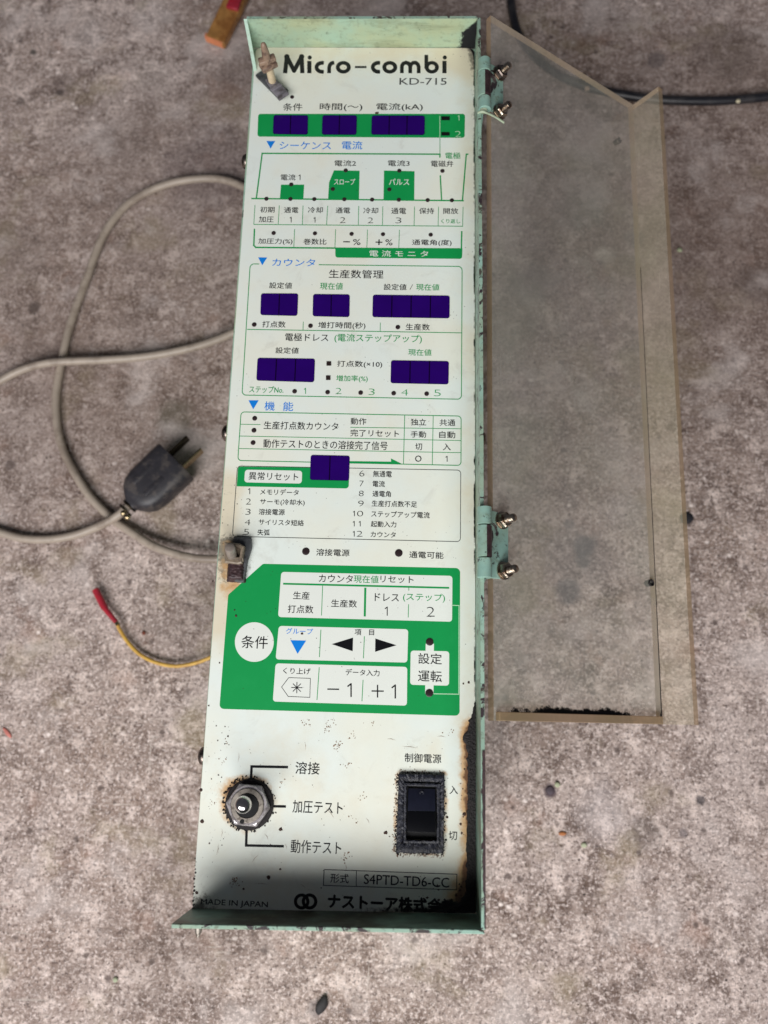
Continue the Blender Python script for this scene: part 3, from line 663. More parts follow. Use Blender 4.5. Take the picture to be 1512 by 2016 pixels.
# displays
def lift(pts,z): 
    w=[at(x,y,H) for x,y in pts]; w=[Vector((p.x,p.y,z)) for p in w]; w.reverse(); return w
for q,n_ in WINS:
    mb=MB(); r_=rquad(q,4.5,5); prism(mb,lift(r_,H-.0002),lift(r_,ZT+.00010),MAT_WIN2); wo=mb.build('display_window',root)
    tl,tr,br,bl=[np.array(p) for p in q]
    for i in range(n_):
        g0=.0 if i==0 else .016*2/n_; g1=.0 if i==n_-1 else .016*2/n_
        u0=i/n_+g0; u1=(i+1)/n_-g1; qq=[tl+(tr-tl)*u0,tl+(tr-tl)*u1,bl+(br-bl)*u1,bl+(br-bl)*u0]
        ins=.6; qq[0]=qq[0]+[ins if i==0 else 0,ins]; qq[3]=qq[3]+[ins if i==0 else 0,-ins]; qq[1]=qq[1]+[-ins if i==n_-1 else 0,ins]; qq[2]=qq[2]+[-ins if i==n_-1 else 0,-ins]
        rr=[4 if i==0 else .3,4 if i==n_-1 else .3,4 if i==n_-1 else .3,4 if i==0 else .3]
        mb=MB(); pp=rquad(qq,rr,4); prism(mb,lift(pp,ZT),lift(pp,ZT+.00022),MAT_WIN); mb.build('digit_pane',wo)
for (x,y),r_ in LEDS:
    mb=MB(); p=at(x,y,H); q=at(x+r_,y,H); rr=q.x-p.x
    lathe(mb,(p.x,p.y,H-.0001),(0,0,1),[(rr,0),(rr,ZT-H+.00018),(rr*.8,ZT-H+.00030),(rr*.4,ZT-H+.00038),(0,ZT-H+.0004)],MAT_LED,18); mb.build('indicator_lamp',root,50)
for q in SQ:
    mb=MB(); prism(mb,lift(q,H-.0001),lift(q,ZT+.0002),MAT_LEDS); mb.build('square_indicator_lamp',root)
# ------------------------------------------------------------------ dirt lumps
def lumps(mb,pts,mat,zb=None):
    zb=zb or ZT
    for x,y,r_,h_ in pts:
        n=7; ph=random.random()*6; rad=[r_*random.uniform(.6,1.25) for _ in range(n)]
        vs=[(x+rad[k]*math.cos(ph+k*2*math.pi/n),y+rad[k]*math.sin(ph+k*2*math.pi/n),zb-.0001) for k in range(n)]
        vs+=[(x+.6*rad[k]*math.cos(ph+k*2*math.pi/n),y+.6*rad[k]*math.sin(ph+k*2*math.pi/n),zb+h_*random.uniform(.5,.9)) for k in range(n)]
        vs.append((x,y,zb+h_)); fs=[(k,(k+1)%n,(k+1)%n+n,k+n) for k in range(n)]+[(k+n,(k+1)%n+n,2*n) for k in range(n)]
        mb.add(vs,fs,mat)
mb=MB(); mbl=MB(); pts=[]; ptl=[]
def scat(n,x0,x1,y0,y1,r0,r1,lst):
    for _ in range(n):
        p=at(random.uniform(x0,x1),random.uniform(y0,y1)); r_=r0+(r1-r0)*random.random()**3; lst.append((p.x,p.y,r_,r_*.35))
scat(90,395,925,1420,1770,.00006,.00022,pts); scat(60,440,900,1120,1400,.00006,.0002,pts); scat(70,480,925,100,1100,.00005,.00013,pts)
scat(60,425,480,930,1140,.00006,.00028,pts); scat(25,905,925,1500,1760,.0001,.00045,pts); scat(50,405,455,1420,1700,.00008,.0004,pts); scat(26,840,930,1740,1790,.0001,.0006,pts)
for x,y,r_ in ((426,1429,1.6),(396,1556,4),(398,1616,4.5),(451,1554,4),(450,1600,3),(462,1129,3.5),(529,1728,4),(479,1750,2.5),(387,1757,3.5),(382,1730,2.5),(759,1639,4),(552,1711,2.5),(553,1633,4),(543,1600,2),(880,1609,3),(923,1344,3),(912,1346,2),(741,229-6,4),(744,222,3),(465,1212,3),(462,1201,2),(595,1247,3),(419,1144,2),(411,1389,2),(432,1305,2),(914,1603,4),(907,1622,3),(909,1640,2.5)):
    p=at(x,y); pts.append((p.x,p.y,r_*.00019,.0002))
for px0,py0,n in ((600,1425,14),(645,1432,20),(655,1420,8),(664,1465,22),(693,1450,8),(663,1472,8),(464,1735,34),(685,1506,12),(558,1544,8),(442,1500,8),(446,1463,6),(728,1421,6),(713,1570,8),(682,1685,9),(679,1692,8),(421,1580,8),(884,1440,7),(694,1610,6)):
    for _ in range(n):
        p=at(px0+random.gauss(0,5.5),py0+random.gauss(0,4.5)); r_=random.uniform(.00008,.00030); ptl.append((p.x,p.y,r_,r_*.25))
lumps(mb,pts,MAT_SPECK); lumps(mb,ptl,MAT_SPECKL)
for y0_ in range(1690,1790,7):
    p=at(384-(y0_-1690)*.05,y0_); lumps(mb,[(p.x+random.uniform(-.0001,.0004),p.y,random.uniform(.0002,.0005),.0002)],MAT_CRUD)
tag(mb.build('rust_specks',root),kind='stuff')
# scratches
mb=MB()
for x,y,a_,L in ((430,1660,100,26),(437,1630,95,20),(495,1700,-50,24),(640,1590,50,30),(520,1640,60,18),(600,1460,88,18),(790,1470,6,34),(760,1455,8,20),(680,1700,88,16),(470,1480,95,22),(500,1740,3,30),(560,1660,70,14),(860,1450,5,18),(720,1610,60,14),(590,1740,40,16)):
    a_=math.radians(a_); q0=at(x,y); q1=at(x+L*math.cos(a_),y+L*math.sin(a_)); d=(q1-q0).normalized(); n_=Vector((-d.y,d.x,0))*.00006; zz=Vector((0,0,ZT-H+.00001))
    mid=(q0+q1)/2+n_*5
    mb.add([q0+zz,mid-n_+zz,q1+zz,mid+n_+zz],[(0,1,2,3)],MAT_SPECKL)
tag(mb.build('surface_scratches',root),kind='stuff')
# black crusted strip down the lower right edge, a raised rough body
mb=MB()
prof=[(1384,933),(1400,931),(1412,926),(1425,922),(1436,920),(1447,912),(1456,910),(1466,917),(1480,919),(1500,920),(1520,921),(1545,918),(1570,921),(1590,919),(1610,920),(1640,921),(1660,917),(1680,920),(1700,918),(1720,919),(1735,916),(1750,917),(1765,912),(1778,902),(1788,880),(1794,840)]
ys=np.linspace(1384,1794,300); xl=np.interp(ys,[p[0] for p in prof],[p[1] for p in prof])+ (vnoise(ys,ys*0,.16,11)-.5)*7
vs=[];m_=14
for j,(y,x) in enumerate(zip(ys,xl)):
    xr=934.3+(y-93)/1700*2.6
    x=min(x,xr-.6)
    for i in range(m_+1):
        u=i/m_; p=at(x+(xr-x)*u,y); h=min(1,u*5)*(.00015+.00045*random.random())+(0 if i else -.0001)
        vs.append((p.x,p.y,ZT+h))
fs=[(j*(m_+1)+i,(j+1)*(m_+1)+i,(j+1)*(m_+1)+i+1,j*(m_+1)+i+1) for j in range(len(ys)-1) for i in range(m_)]
mb.add(vs,fs,MAT_CRUD); mb.build('crusted_rust_strip',root,180)
# ------------------------------------------------------------------ toggle switch
tg=empty('toggle_switch',at(491,1584)-Vector(root.location)); tg.parent=root
tp=at(491.4,1583.7); mmr=lambda px:px*(at(492,1584).x-at(491,1584).x)
mb=MB(); lathe(mb,(tp.x,tp.y,ZT-.0001),(0,0,1),[(mmr(47),0),(mmr(48),.0004),(mmr(46),.0008),(mmr(34),.0009)],MAT_CRUD,40); mb.build('sealing_washer',tg,40)
mb=MB(); pts=[]
for k_ in range(150):
    a_=random.uniform(0,2*math.pi); dens=.5+.5*math.cos(a_-2.6)
    if random.random()>.35+.65*dens: continue
    r_=mmr(random.uniform(46,51+4*dens)); pts.append((tp.x+r_*math.cos(a_),tp.y+r_*math.sin(a_),random.uniform(.0002,.00045),.0004))
lumps(mb,pts,MAT_CRUD); tag(mb.build('crumbled_dirt_ring',tg),kind='stuff')
mb=MB(); b=bmesh.new(); rt=math.radians(35)
hexr=mmr(43.5); ang=[math.radians(a_) for a_ in (-5,56,116,176,236,296)]
hv0=[b.verts.new((tp.x+hexr*math.cos(a_),tp.y+hexr*math.sin(a_),H+.0012)) for a_ in ang]; hv1=[b.verts.new((tp.x+hexr*math.cos(a_),tp.y+hexr*math.sin(a_),H+.0034)) for a_ in ang]
b.faces.new(list(reversed(hv0)))
cr=[b.verts.new((tp.x+mmr(38.5)*math.cos(a_),tp.y+mmr(38.5)*math.sin(a_),H+.0041)) for a_ in ang]
for i in range(6): b.faces.new((hv0[i],hv0[(i+1)%6],hv1[(i+1)%6],hv1[i])); b.faces.new((hv1[i],hv1[(i+1)%6],cr[(i+1)%6],cr[i]))
b.faces.new(cr)
bmesh.ops.bevel(b,geom=[e for e in b.edges],offset=.00025,segments=2,affect='EDGES'); mb.bm(b,MAT_NUTM)
lathe(mb,(tp.x,tp.y,H+.0041),(0,0,1),[(mmr(37.5),-.0004),(mmr(36.5),.0001),(mmr(33.5),.0001),(mmr(33),-.0002)],MAT_NUTM,40); mb.build('hex_nut',tg,35)
mb=MB(); hc=Vector((tp.x-mmr(3),tp.y,0))
lathe(mb,(tp.x,tp.y,H+.0037),(0,0,1),[(mmr(32.5),0),(mmr(32),.0009),(mmr(31),.0012),(mmr(23.5),.0012),(mmr(22),.0008),(mmr(21.5),.00062)],MAT_STEEL,44)
mb.build('threaded_bushing',tg,40)
mb=MB(); lathe(mb,(tp.x,tp.y,H+.0042),(0,0,1),[(mmr(22.2),0),(mmr(22.0),.00085),(0,.00086)],MAT_BLACK,36); mb.build('lever_socket',tg,30)
kp=at(482,1614.5); mb=MB(); lathe(mb,(kp.x,kp.y,H+.0038),(0,0,1),[(mmr(4.2),0),(mmr(4.2),.00125),(0,.00126)],MAT_BLACK,16); mb.build('keyway_notch',tg,30)
tip=at(478.5,1584,H+.0165); bs=Vector((tp.x-.0006,tp.y-.0004,H+.0045)); ax=(tip-bs); L=ax.length
mb=MB(); lathe(mb,bs,ax,[(mmr(8.5),0),(mmr(10.5),L*.35),(mmr(14.2),L*.78),(mmr(15.8),L*.9),(mmr(16.0),L*.97),(mmr(15.2),L*1.05),(mmr(12.8),L*1.12),(mmr(8.8),L*1.17),(mmr(4),L*1.195),(0,L*1.2)],MAT_CHROME,36); mb.build('lever',tg,80)
# ------------------------------------------------------------------ rocker switch
rk=empty('rocker_switch',at(828,1600)-Vector(root.location)); rk.parent=root
oq=[(785,1522),(875,1524.5),(873.6,1680),(779.5,1678.5)]; iq=[(800.5,1546),(859.5,1548),(859.5,1653.5),(800,1652.5)]
mb=MB(); n=0
def grid_ring(mb,outer,inner,z_out,z_in,mat,nu=60,nv=5,jit=.00012,zb=H):
    """raised rough frame between two quads"""
    def walk(q,nn):
        out=[]
        for i in range(4):
            a,b_=np.array(q[i],float),np.array(q[(i+1)%4],float)
            for k in range(nn): out.append(a+(b_-a)*k/nn)
        return out
    O=walk(outer,nu);I=walk(inner,nu); N_=len(O); prof=[(0,-.0001),(0.02,z_out*.8),(.1,z_out),(.5,z_out*1.02),(.8,z_in*1.05),(.97,z_in),(1,z_in-.0012)]
    vs=[]
    for u,h in prof:
        for k in range(N_):
            q=O[k]*(1-u)+I[k]*u; p=at(q[0],q[1],H); j=jit if 0<u<1 else jit*.5
            vs.append((p.x+random.gauss(0,j*.6),p.y+random.gauss(0,j*.6),zb+h+random.gauss(0,j)))
    fs=[(r*N_+k,(r+1)*N_+k,(r+1)*N_+(k+1)%N_,r*N_+(k+1)%N_) for r in range(len(prof)-1) for k in range(N_)]
    mb.add(vs,[tuple(reversed(f)) for f in fs],mat)
grid_ring(mb,oq,[(795,1540),(866,1542),(865,1660),(794,1659)],.0016,.0014,MAT_SWF,50,5,.00013); mb.build('bezel_frame',rk,60)
mb=MB(); grid_ring(mb,[(795,1540),(866,1542),(865,1660),(794,1659)],iq,.0022,.0022,MAT_SWF,40,5,.00005); mb.build('inner_frame',rk,60)
mb=MB(); fl=lift(iq,H); prism(mb,[Vector((p.x,p.y,H-.0001)) for p in fl],[Vector((p.x,p.y,H+.0002)) for p in fl],MAT_BLACK); mb.build('switch_well',rk)
def wedge(q,zt,zb_,mat,name):
    mb=MB(); w=[at(*p,H) for p in q]; tops=[Vector((w[0].x,w[0].y,zt)),Vector((w[1].x,w[1].y,zt)),Vector((w[2].x,w[2].y,zb_)),Vector((w[3].x,w[3].y,zb_))]
    bevel_prism(mb,[Vector((p.x,p.y,H+.0003)) for p in reversed(w)],list(reversed(tops)),mat,.0002,2); return mb.build(name,rk,40)
wedge([(803.5,1551),(857,1552.5),(857,1595.5),(803,1594.5)],H+.0008,H+.0034,MAT_ROCK,'upper_rocker_face')
wedge([(803,1594.8),(857,1595.8),(857,1636),(803,1635)],H+.0034,H+.0050,MAT_ROCKD,'lower_rocker_face')
mb=MB(); p=at(830.5,1561,H+.0012); ringv=[]
lathe(mb,(p.x,p.y,H+.0012),(0,0,1),[(.0005,0),(.0008,.0002),(.0006,.0003),(.0004,.0001)],MAT_SWF,16); mb.build('moulded_mark',rk,40)
mb=MB(); pts=[]
for _ in range(240):
    s_=random.random(); e=random.choice((0,1,2,2,3,3,3)); a_,b_=np.array(oq[e]),np.array(oq[(e+1)%4]); q=a_+(b_-a_)*random.random(); nrm=np.array([[0,-1],[1,0],[0,1],[-1,0]][e])
    q=q+nrm*abs(random.gauss(0,2.6))-nrm*1; p=at(*q); r_=random.uniform(.0001,.0004); pts.append((p.x,p.y,r_,r_*.7))
lumps(mb,pts,MAT_CRUD); 
pts=[]
for _ in range(260):
    e=random.choice((2,3,3,2,0)); a_,b_=np.array(oq[e]),np.array(oq[(e+1)%4]); q=a_+(b_-a_)*random.random(); nrm=np.array([[0,-1],[1,0],[0,1],[-1,0]][e])
    q=q+nrm*(2+abs(random.gauss(0,3.2))); p=at(*q); r_=random.uniform(.00008,.00026); pts.append((p.x,p.y,r_,r_*.5))
lumps(mb,pts,MAT_SPECKL); tag(mb.build('crumbled_dirt_border',rk),kind='stuff')
# ------------------------------------------------------------------ upper latch (tall) and lower latch
lt=empty('upper_latch',at(536,165)-Vector(root.location)); lt.parent=root
mb=MB(); q=[at(503.5,152),at(519,141.5),at(569,182),at(547,196)]; ZH=lambda w,z:[Vector((p.x,p.y,z)) for p in w]
bevel_prism(mb,list(reversed(ZH(q,ZT-.0001))),list(reversed(ZH(q,H+.0016))),MAT_RUBBERD,.0004)
q2=[at(521,156,H+.003),at(536,147,H+.003),at(569,181,H+.003),at(548,195,H+.003)]
bevel_prism(mb,list(reversed(ZH(q2,H+.0015))),list(reversed(ZH(q2,H+.0032))),MAT_RUBBER,.0006)
q3=[at(545,190,H+.0045),at(564,177,H+.0045),at(569,182,H+.0045),at(549,195.5,H+.0045)]
bevel_prism(mb,list(reversed(ZH(q3,H+.0030))),list(reversed(ZH(q3,H+.0042))),MAT_RUBBER,.0004)
q4=[at(530,172,H+.0045),at(550,159,H+.0045),at(556,165,H+.0045),at(536,178,H+.0045)]
bevel_prism(mb,list(reversed(ZH(q4,H+.0030))),list(reversed(ZH(q4,H+.0040))),MAT_RUBBER,.0005)
mb.build('latch_base',lt,45)
pb=at(537,163,H+.002); pt=at(519.5,92,H+.0215); ax=pt-pb; L=ax.length; rpx=lambda n:n*.000215
mb=MB(); lathe(mb,pb,ax,[(rpx(8.5),0),(rpx(8),L*.1),(rpx(7.6),L*.5)],MAT_BEIGEPL,20); mb.build('latch_stem',lt,60)
mb=MB()
def bar(o,ax,c,half,h0,h1,rot,m,bev=.0005):
    u,w,a=frame(ax); o=Vector(o); cu=u*math.cos(rot)+w*math.sin(rot); cw=-u*math.sin(rot)+w*math.cos(rot)
    base=[o+a*h0+cu*sx*half[0]+cw*sy*half[1] for sx,sy in ((-1,-1),(1,-1),(1,1),(-1,1))]; top=[p+a*(h1-h0) for p in base]; bevel_prism(mb,base,top,m,bev)
bar(pb,ax,None,(rpx(17),rpx(11)),L*.44,L*.56,.55,MAT_BROWNPL); bar(pb,ax,None,(rpx(17.5),rpx(8)),L*.60,L*.70,.35,MAT_BROWNPL)
lathe(mb,pb,ax,[(rpx(8),L*.5),(rpx(9),L*.72),(rpx(8),L*.82),(rpx(6.6),L*.95),(rpx(6.4),L*1.02),(rpx(4.5),L*1.08),(rpx(1.5),L*1.11),(0,L*1.112)],MAT_BROWNPL,22)
mb.build('latch_knob',lt,50)
ll=empty('lower_latch',at(462,1095)-Vector(root.location)); ll.parent=root
mb=MB(); q=[at(462,1058),at(496,1062),at(497,1080),at(489,1105),at(482,1148),at(463,1146),at(470,1100),at(460,1075)]
bevel_prism(mb,list(reversed(ZH(q,ZT-.0001))),list(reversed(ZH(q,H+.0018))),MAT_RUBBERD,.0003)
mb.build('latch_base',ll,45)
mb=MB(); nu,nv=16,22; vs=[]
for j in range(nv+1):
    for i in range(nu+1):
        u=i/nu;v=j/nv; x=(449+37*u)*(1-v)+(446+38*u)*v; y=1104+(42+2*u)*v+random.gauss(0,.3); p=at(x+random.gauss(0,.35),y); e=min(u,1-u,v+.2,1-v)
        vs.append((p.x,p.y,ZT+(-.0001 if e<=0 else .0006+.0022*min(1,e*5)+random.gauss(0,.00018))))
mb.add(vs,[(j*(nu+1)+i,(j+1)*(nu+1)+i,(j+1)*(nu+1)+i+1,j*(nu+1)+i+1) for j in range(nv) for i in range(nu)],MAT_RUSTP); mb.build('crusted_latch_foot',ll,180)
mb=MB(); zc=H+.0034; q=[at(443,1068.5,zc),at(473,1071,zc),at(482,1076,zc),at(477,1109,zc),at(470,1111.5,zc),at(443.5,1108,zc)]
n_=len(q); c0=sum(q,Vector())/n_; inner=[c0+(p-c0)*.62 for p in q]
vs=ZH(q,H+.0018)+ZH(q,zc+.0010)+ZH([c0+(p-c0)*.88 for p in q],zc+.0014)+ZH(inner,zc+.0012)+ZH(inner,H+.0022)
fs=[(r*n_+(k_+1)%n_,r*n_+k_,(r+1)*n_+k_,(r+1)*n_+(k_+1)%n_) for r in range(4) for k_ in range(n_)]+[tuple(range(4*n_,5*n_))]
mb.add(vs,fs,MAT_CLIP); b1=at(466,1078,zc+.002); 
lathe(mb,at(458,1102,zc),(1,.1,0),[(.0011,-.0025),(.0011,.0042)],MAT_CLIP,12); mb.build('latch_clip',ll,30)
mb=MB(); pb=at(457,1095,H+.003); pt=at(452.5,1078,H+.0115); ax=pt-pb; L=ax.length
lathe(mb,pb,ax,[(rpx(9),0),(rpx(9),L*.9),(rpx(8.4),L*1.0),(rpx(6.5),L*1.03),(0,L*1.04)],MAT_PIN,24); mb.build('latch_pin',ll,40)
# ------------------------------------------------------------------ the clear cover, folded open and hanging down to the right
cv=empty('clear_cover',at(960,800)-Vector(root.location)); cv.parent=root
ZL,ZRt=H+.0155,H-.038
c00=at(966,30,ZL); c01=at(972,1419,H+.0175); c10=at(1246,206,ZRt); c11=at(1304,1426,ZRt-.001)
ue=((c10-c00).normalized()+(c11-c01).normalized()).normalized(); ve=(c00-c01).normalized(); nn=ue.cross(ve).normalized()
if nn.z<0: nn=-nn
TA=.0029
def slab(mb,q,t,mt,me_,mbk,nu=60,nv=160,attrs=True):
    a,b_,c2,d2=q; uu,vv=strip_grid(a,b_,c2,d2,nu,nv,mt,mb) # top
    n0=len(mb.v); bt=[p-nn*t for p in q]
    mb.add([*q,*bt],[(4,5,6,7)],mbk); mb.add([*q,*bt],[(0,4,5,1),(1,5,6,2),(2,6,7,3),(3,7,4,0)],me_); return uu,vv
mb=MB(); uu,vv=slab(mb,[c00,c10,c11,c01],TA,MAT_ACR,MAT_ACRE,MAT_ACRB)
X_=uu*.09;Y_=vv*.29; nzz=vnoise(X_,Y_,260,21); nl=vnoise(X_,Y_,30,22)
so=sm(.965,.995,vv)*(.35+.8*nzz)*sm(.98,.75,uu)*sm(0,.08,uu)+sm(.9,1.,vv)*.33*nzz; so=np.where((vv>.987)&(uu>.28)&(uu<.72),1.,so); so+=sm(.99,1.0,uu)*sm(.25,.85,vv)*(.45+.3*nzz)
du=sm(.35,.0,uu)*.35+.32*sm(.62,1.0,uu)*sm(.5,1,vv)+.2*sm(.85,1.,uu)+.25*nl+sm(.85,1,vv)*.3
pad=[0]*(len(mb.v)-len(uu)); mb.build('cover_plate',cv,attrs={'soot':list(so)+pad,'dust':list(du)+pad})
# the lip standing up along the free edge
mb=MB(); lh=.0150
def lipq(p): return p+nn*lh
e0,e1=c10,c11
n_in=ue*(-TA*.9)
q=[e0+ue*TA,e1+ue*TA]; 
base=[e0+ue*.0001-nn*TA,e0+ue*TA-nn*TA,e1+ue*TA-nn*TA,e1+ue*.0001-nn*TA]; lt0=e0+nn*lh; lt1=e1+nn*lh
top=[lt0+ue*.0001,lt0+ue*TA,lt1+ue*TA,lt1+ue*.0001]
vs=base+top; mb.add(vs,[(3,2,1,0)],MAT_ACRE); mb.add(vs,[(4,5,6,7)],MAT_ACRE); mb.add(vs,[(0,1,5,4),(2,3,7,6)],MAT_ACRE); mb.add(vs,[(1,2,6,5)],MAT_ACRB); mb.add(vs,[(3,0,4,7)],MAT_ACRLIP)
mb.build('edge_lip',cv)
# bar glued along the lower edge
mb=MB(); bh=.0022; g0=c01+ue*.0008; g1=c01+(c11-c01)*.975; vo=ve*.0031
base=[g0,g1,g1+vo,g0+vo]; base=[p+nn*.0001 for p in base]; top=[p+nn*bh for p in base]; bevel_prism(mb,base,top,MAT_ACRE,.0002,1); mb.build('bottom_bar',cv)
mb=MB(); n_=160; vs=[]
for i in range(n_+1):
    t=.30+.70*i/n_; p=c10.lerp(c11,t)+nn*.00006; w_=.00022+.00055*max(0,(t-.6))**1.2*1.6+.0001*random.random()+(.0006 if t>.985 else 0)
    vs+=[p-ue*w_,p+ue*.00008]
mb.add(vs,[(2*i,2*i+1,2*i+3,2*i+2) for i in range(n_)],MAT_CRUD); mb.build('crevice_dirt',cv)
# left edge strip bead of glue is the plate's own edge; the two holes near the lip
for px,py in ((1228,270),(1271,1149)):
    t=(px-958)/300; zz=ZL+(ZRt-ZL)*t*.97; p=at(px,py,zz)
    # put it exactly on the plate
    p=p+nn*((c00-p).dot(nn))
    mb=MB(); lathe(mb,p-nn*TA,nn,[(.0013,0),(.0015,TA+.0001),(.0012,TA+.00015),(.0009,TA*.6),(0,TA*.5)],MAT_CRUD if py>900 else MAT_BRDARK,18); mb.build('screw_hole',cv,50)
# ------------------------------------------------------------------ hinges
def hinge(name,y0,y1,ym0,ym1,nuts,cot=False):
    pz=H+HR1+.0005 if y0>500 else H+HR0+.0032
    A=at(953,y0,pz);B=at(955,y1,pz); h=empty(name,A-Vector(root.location)); h.parent=root
    rb=.0026; Yv=lambda py:at(953,py,pz).y; X0=(A.x+B.x)/2
    def kn(ya,yb,nm,m,brown=False):
        mb=MB(); lathe(mb,(X0,Yv(ya),pz),(0,Yv(yb)-Yv(ya),0),[(rb*.8,0),(rb,.0002),(rb,abs(Yv(yb)-Yv(ya))-.0002),(rb*.8,abs(Yv(yb)-Yv(ya)))],m,26)
        if brown:
            for f_i in range(len(mb.f)):
                c_=sum((Vector(mb.v[i]) for i in mb.f[f_i]),Vector())/len(mb.f[f_i])
                if c_.x>X0+.0002+.0003*random.random(): mb.mi[f_i]=mb.mat(MAT_RUSTP)
        mb.build(nm,h,50)
    kn(y0,ym0-.8,'hinge_knuckle',MAT_HINGE); kn(ym0+.8,ym1-.8,'hinge_knuckle',MAT_HINGE,True); kn(ym1+.8,y1,'hinge_knuckle',MAT_HINGE)
    # leaf lying on the cover
    on=lambda px,py:(lambda p:p+nn*((c00-p).dot(nn)+.0002))(at(px,py,H+.010))
    mb=MB(); xr=nuts[2]
    def hit(px,py):
        o_=Vector((0,0,CAMZ)); d_=at(px,py,0)-o_; s_=((c00+nn*.0014)-o_).dot(nn)/d_.dot(nn); return o_+d_*s_
    q=[hit(957,y0+3),hit(xr-16,y0+12),hit(xr,y0+20),hit(xr,y1-8),hit(xr-14,y1+1),hit(957,y1-1)]
    yA=hit(957,ym0);yB=hit(957,ym1)
    q=[hit(966,ym0),hit(958,ym0-1)]+[hit(958,y0+3)]+q[1:5]+[hit(958,y1-1),hit(958,ym1+1),hit(966,ym1)]
    lo=[p-nn*.0013 for p in q]
    bevel_prism(mb,lo,[p for p in q],MAT_HINGE,.00015,1); mb.build('hinge_leaf',h)
    # straps joining leaf and barrel
    for ya,yb in ((y0+1,ym0-1.5),(ym1+1.5,y1-1.5)):
        mb=MB(); a_=Vector((X0,Yv(ya),pz+rb*.95)); b_=Vector((X0,Yv(yb),pz+rb*.95)); c1,c2=hit(963,yb),hit(963,ya)
        e1_=Vector((X0+rb*.85,b_.y,pz+rb*.45)); e0_=Vector((X0+rb*.85,a_.y,pz+rb*.45))
        mb.add([a_,b_,e1_,e0_,c1+nn*.0001,c2+nn*.0001],[(0,1,2,3),(3,2,4,5)],MAT_HINGE); mb.add([a_-Vector((0,0,.001)),b_-Vector((0,0,.001)),e1_-nn*.001,e0_-nn*.001,c1-nn*.001,c2-nn*.001],[(3,2,1,0),(5,4,2,3)],MAT_HINGE); mb.build('hinge_strap',h,60)
    # fixed leaf on the flange
    mb=MB(); bevel_prism(mb,[Vector((TR.x+TH,Yv(y1),H-.004)),Vector((TR.x+TH+.001,Yv(y1),H-.004)),Vector((TR.x+TH+.001,Yv(y0),H-.004)),Vector((TR.x+TH,Yv(y0),H-.004))],
      [Vector((TR.x+TH,Yv(y1),pz)),Vector((TR.x+TH+.001,Yv(y1),pz)),Vector((TR.x+TH+.001,Yv(y0),pz)),Vector((TR.x+TH,Yv(y0),pz))],MAT_HINGE,.0002,1); mb.build('fixed_leaf',h)
    for (nx_,ny_) in nuts[:2]:
        p=hit(nx_,ny_); ax_=nn
        mb=MB(); lathe(mb,p-nn*.0001,ax_,[(.0033,0),(.0033,.0006),(.0026,.00065)],MAT_WIREG,26)
        mb.build('washer',h,40)
        mb=MB(); lathe(mb,p+nn*.0006,ax_,[(.0029,0),(.0030,.0004),(.0030,.0018),(.0026,.0023),(.0017,.00235)],MAT_BRDARK if ny_<200 else MAT_BRONZE,6,rot=.4)
        me_=mb.build('hex_nut',h)
        mb=MB(); pr=[(.00150,.002)]
        for k_ in range(9): pr+= [(.00152,.0026+k_*.00042),(.00128,.0028+k_*.00042)]
        pr+=[(.0015,.0064),(.0013,.0067),(0,.00672)]
        lathe(mb,p,ax_,pr,MAT_BRONZE,20); mb.build('bolt_end',h,60)
    if cot:
        mb=MB(); p0=at(949,226,pz); lathe(mb,(X0-.0005,Yv(y1)+.0002,pz+.0002),(0,-1,0),[(.0010,0),(.0016,.0004),(.0014,.0012),(0,.0016)],MAT_PALEG,16)
        tube(mb,catmull([at(941,222,pz+.002),at(949,219,pz+.003),at(958,222,pz+.002),at(975,230,pz-.001),at(992,241,pz-.004)],6),.0006,MAT_PALEG,8,.6); mb.build('retaining_wire',h,60)
hinge('upper_hinge',118,217,144,193,((982,146),(982,222),991),True)
hinge('lower_hinge',998,1138,1034,1098,((988,1025),(991,1124),1001))
# ------------------------------------------------------------------ cables and other things on the concrete
def cable_path(pts,n=10): return catmull([at(x,y,zz) for x,y,zz in pts],n)
r1=.00235
mb=MB(); P=cable_path([(620,430,.02),(550,400,.014),(480,368,.0065),(440,354,.005),(395,352,.004),(340,360,.0035),(290,378,.003),(245,408,.003),(208,455,.003),(188,500,.0028),(172,545,.0028),(150,605,.0028),(134,655,.0026),(124,700,.0024),(115,745,.0024),(110,790,.0028),(113,840,.003),(124,885,.0035),(146,930,.004),(175,975,.004),(205,1007,.0035),(226,1026,.003),(262,1050,.005),(300,1074,.007),(350,1092,.009),(400,1100,.011),(460,1098,.013),(560,1080,.018),(640,1050,.02)],8)
tube(mb,P,r1,MAT_CABLE,14); o=recenter(mb.build('signal_cable',None,180)); tag(o,'grey beige cable bowing far left of the unit, crossed over by the plug cord','cable')
# power cord
pc=empty('power_cord',at(300,960,0)); tag(pc,'grey beige power cord ending in a charcoal two prong plug on the concrete','power cord')
mb=MB(); P=cable_path([(620,600,.02),(540,632,.013),(470,652,.0075),(430,668,.0065),(380,684,.0065),(320,697,.0065),(260,705,.0065),(200,709,.007),(150,711,.0075),(100,714,.0075),(55,724,.006),(0,750,.004),(-90,810,.003),(-150,880,.003),(-140,960,.003),(-80,1020,.003),(0,1048,.003),(45,1060,.003),(95,1062,.0035),(145,1054,.004),(185,1040,.0055),(215,1026,.0085),(236,1012,.0105),(252,996,.0105)],8)
tube(mb,P,r1,MAT_CABLE,14); mb.build('cord',pc,180)
zc=.0098; pe=at(248,1003,zc); pf=at(348,908,zc); ax=(pf-pe); L=ax.length; dvec=ax.normalized(); side=Vector((0,0,1)).cross(dvec).normalized()
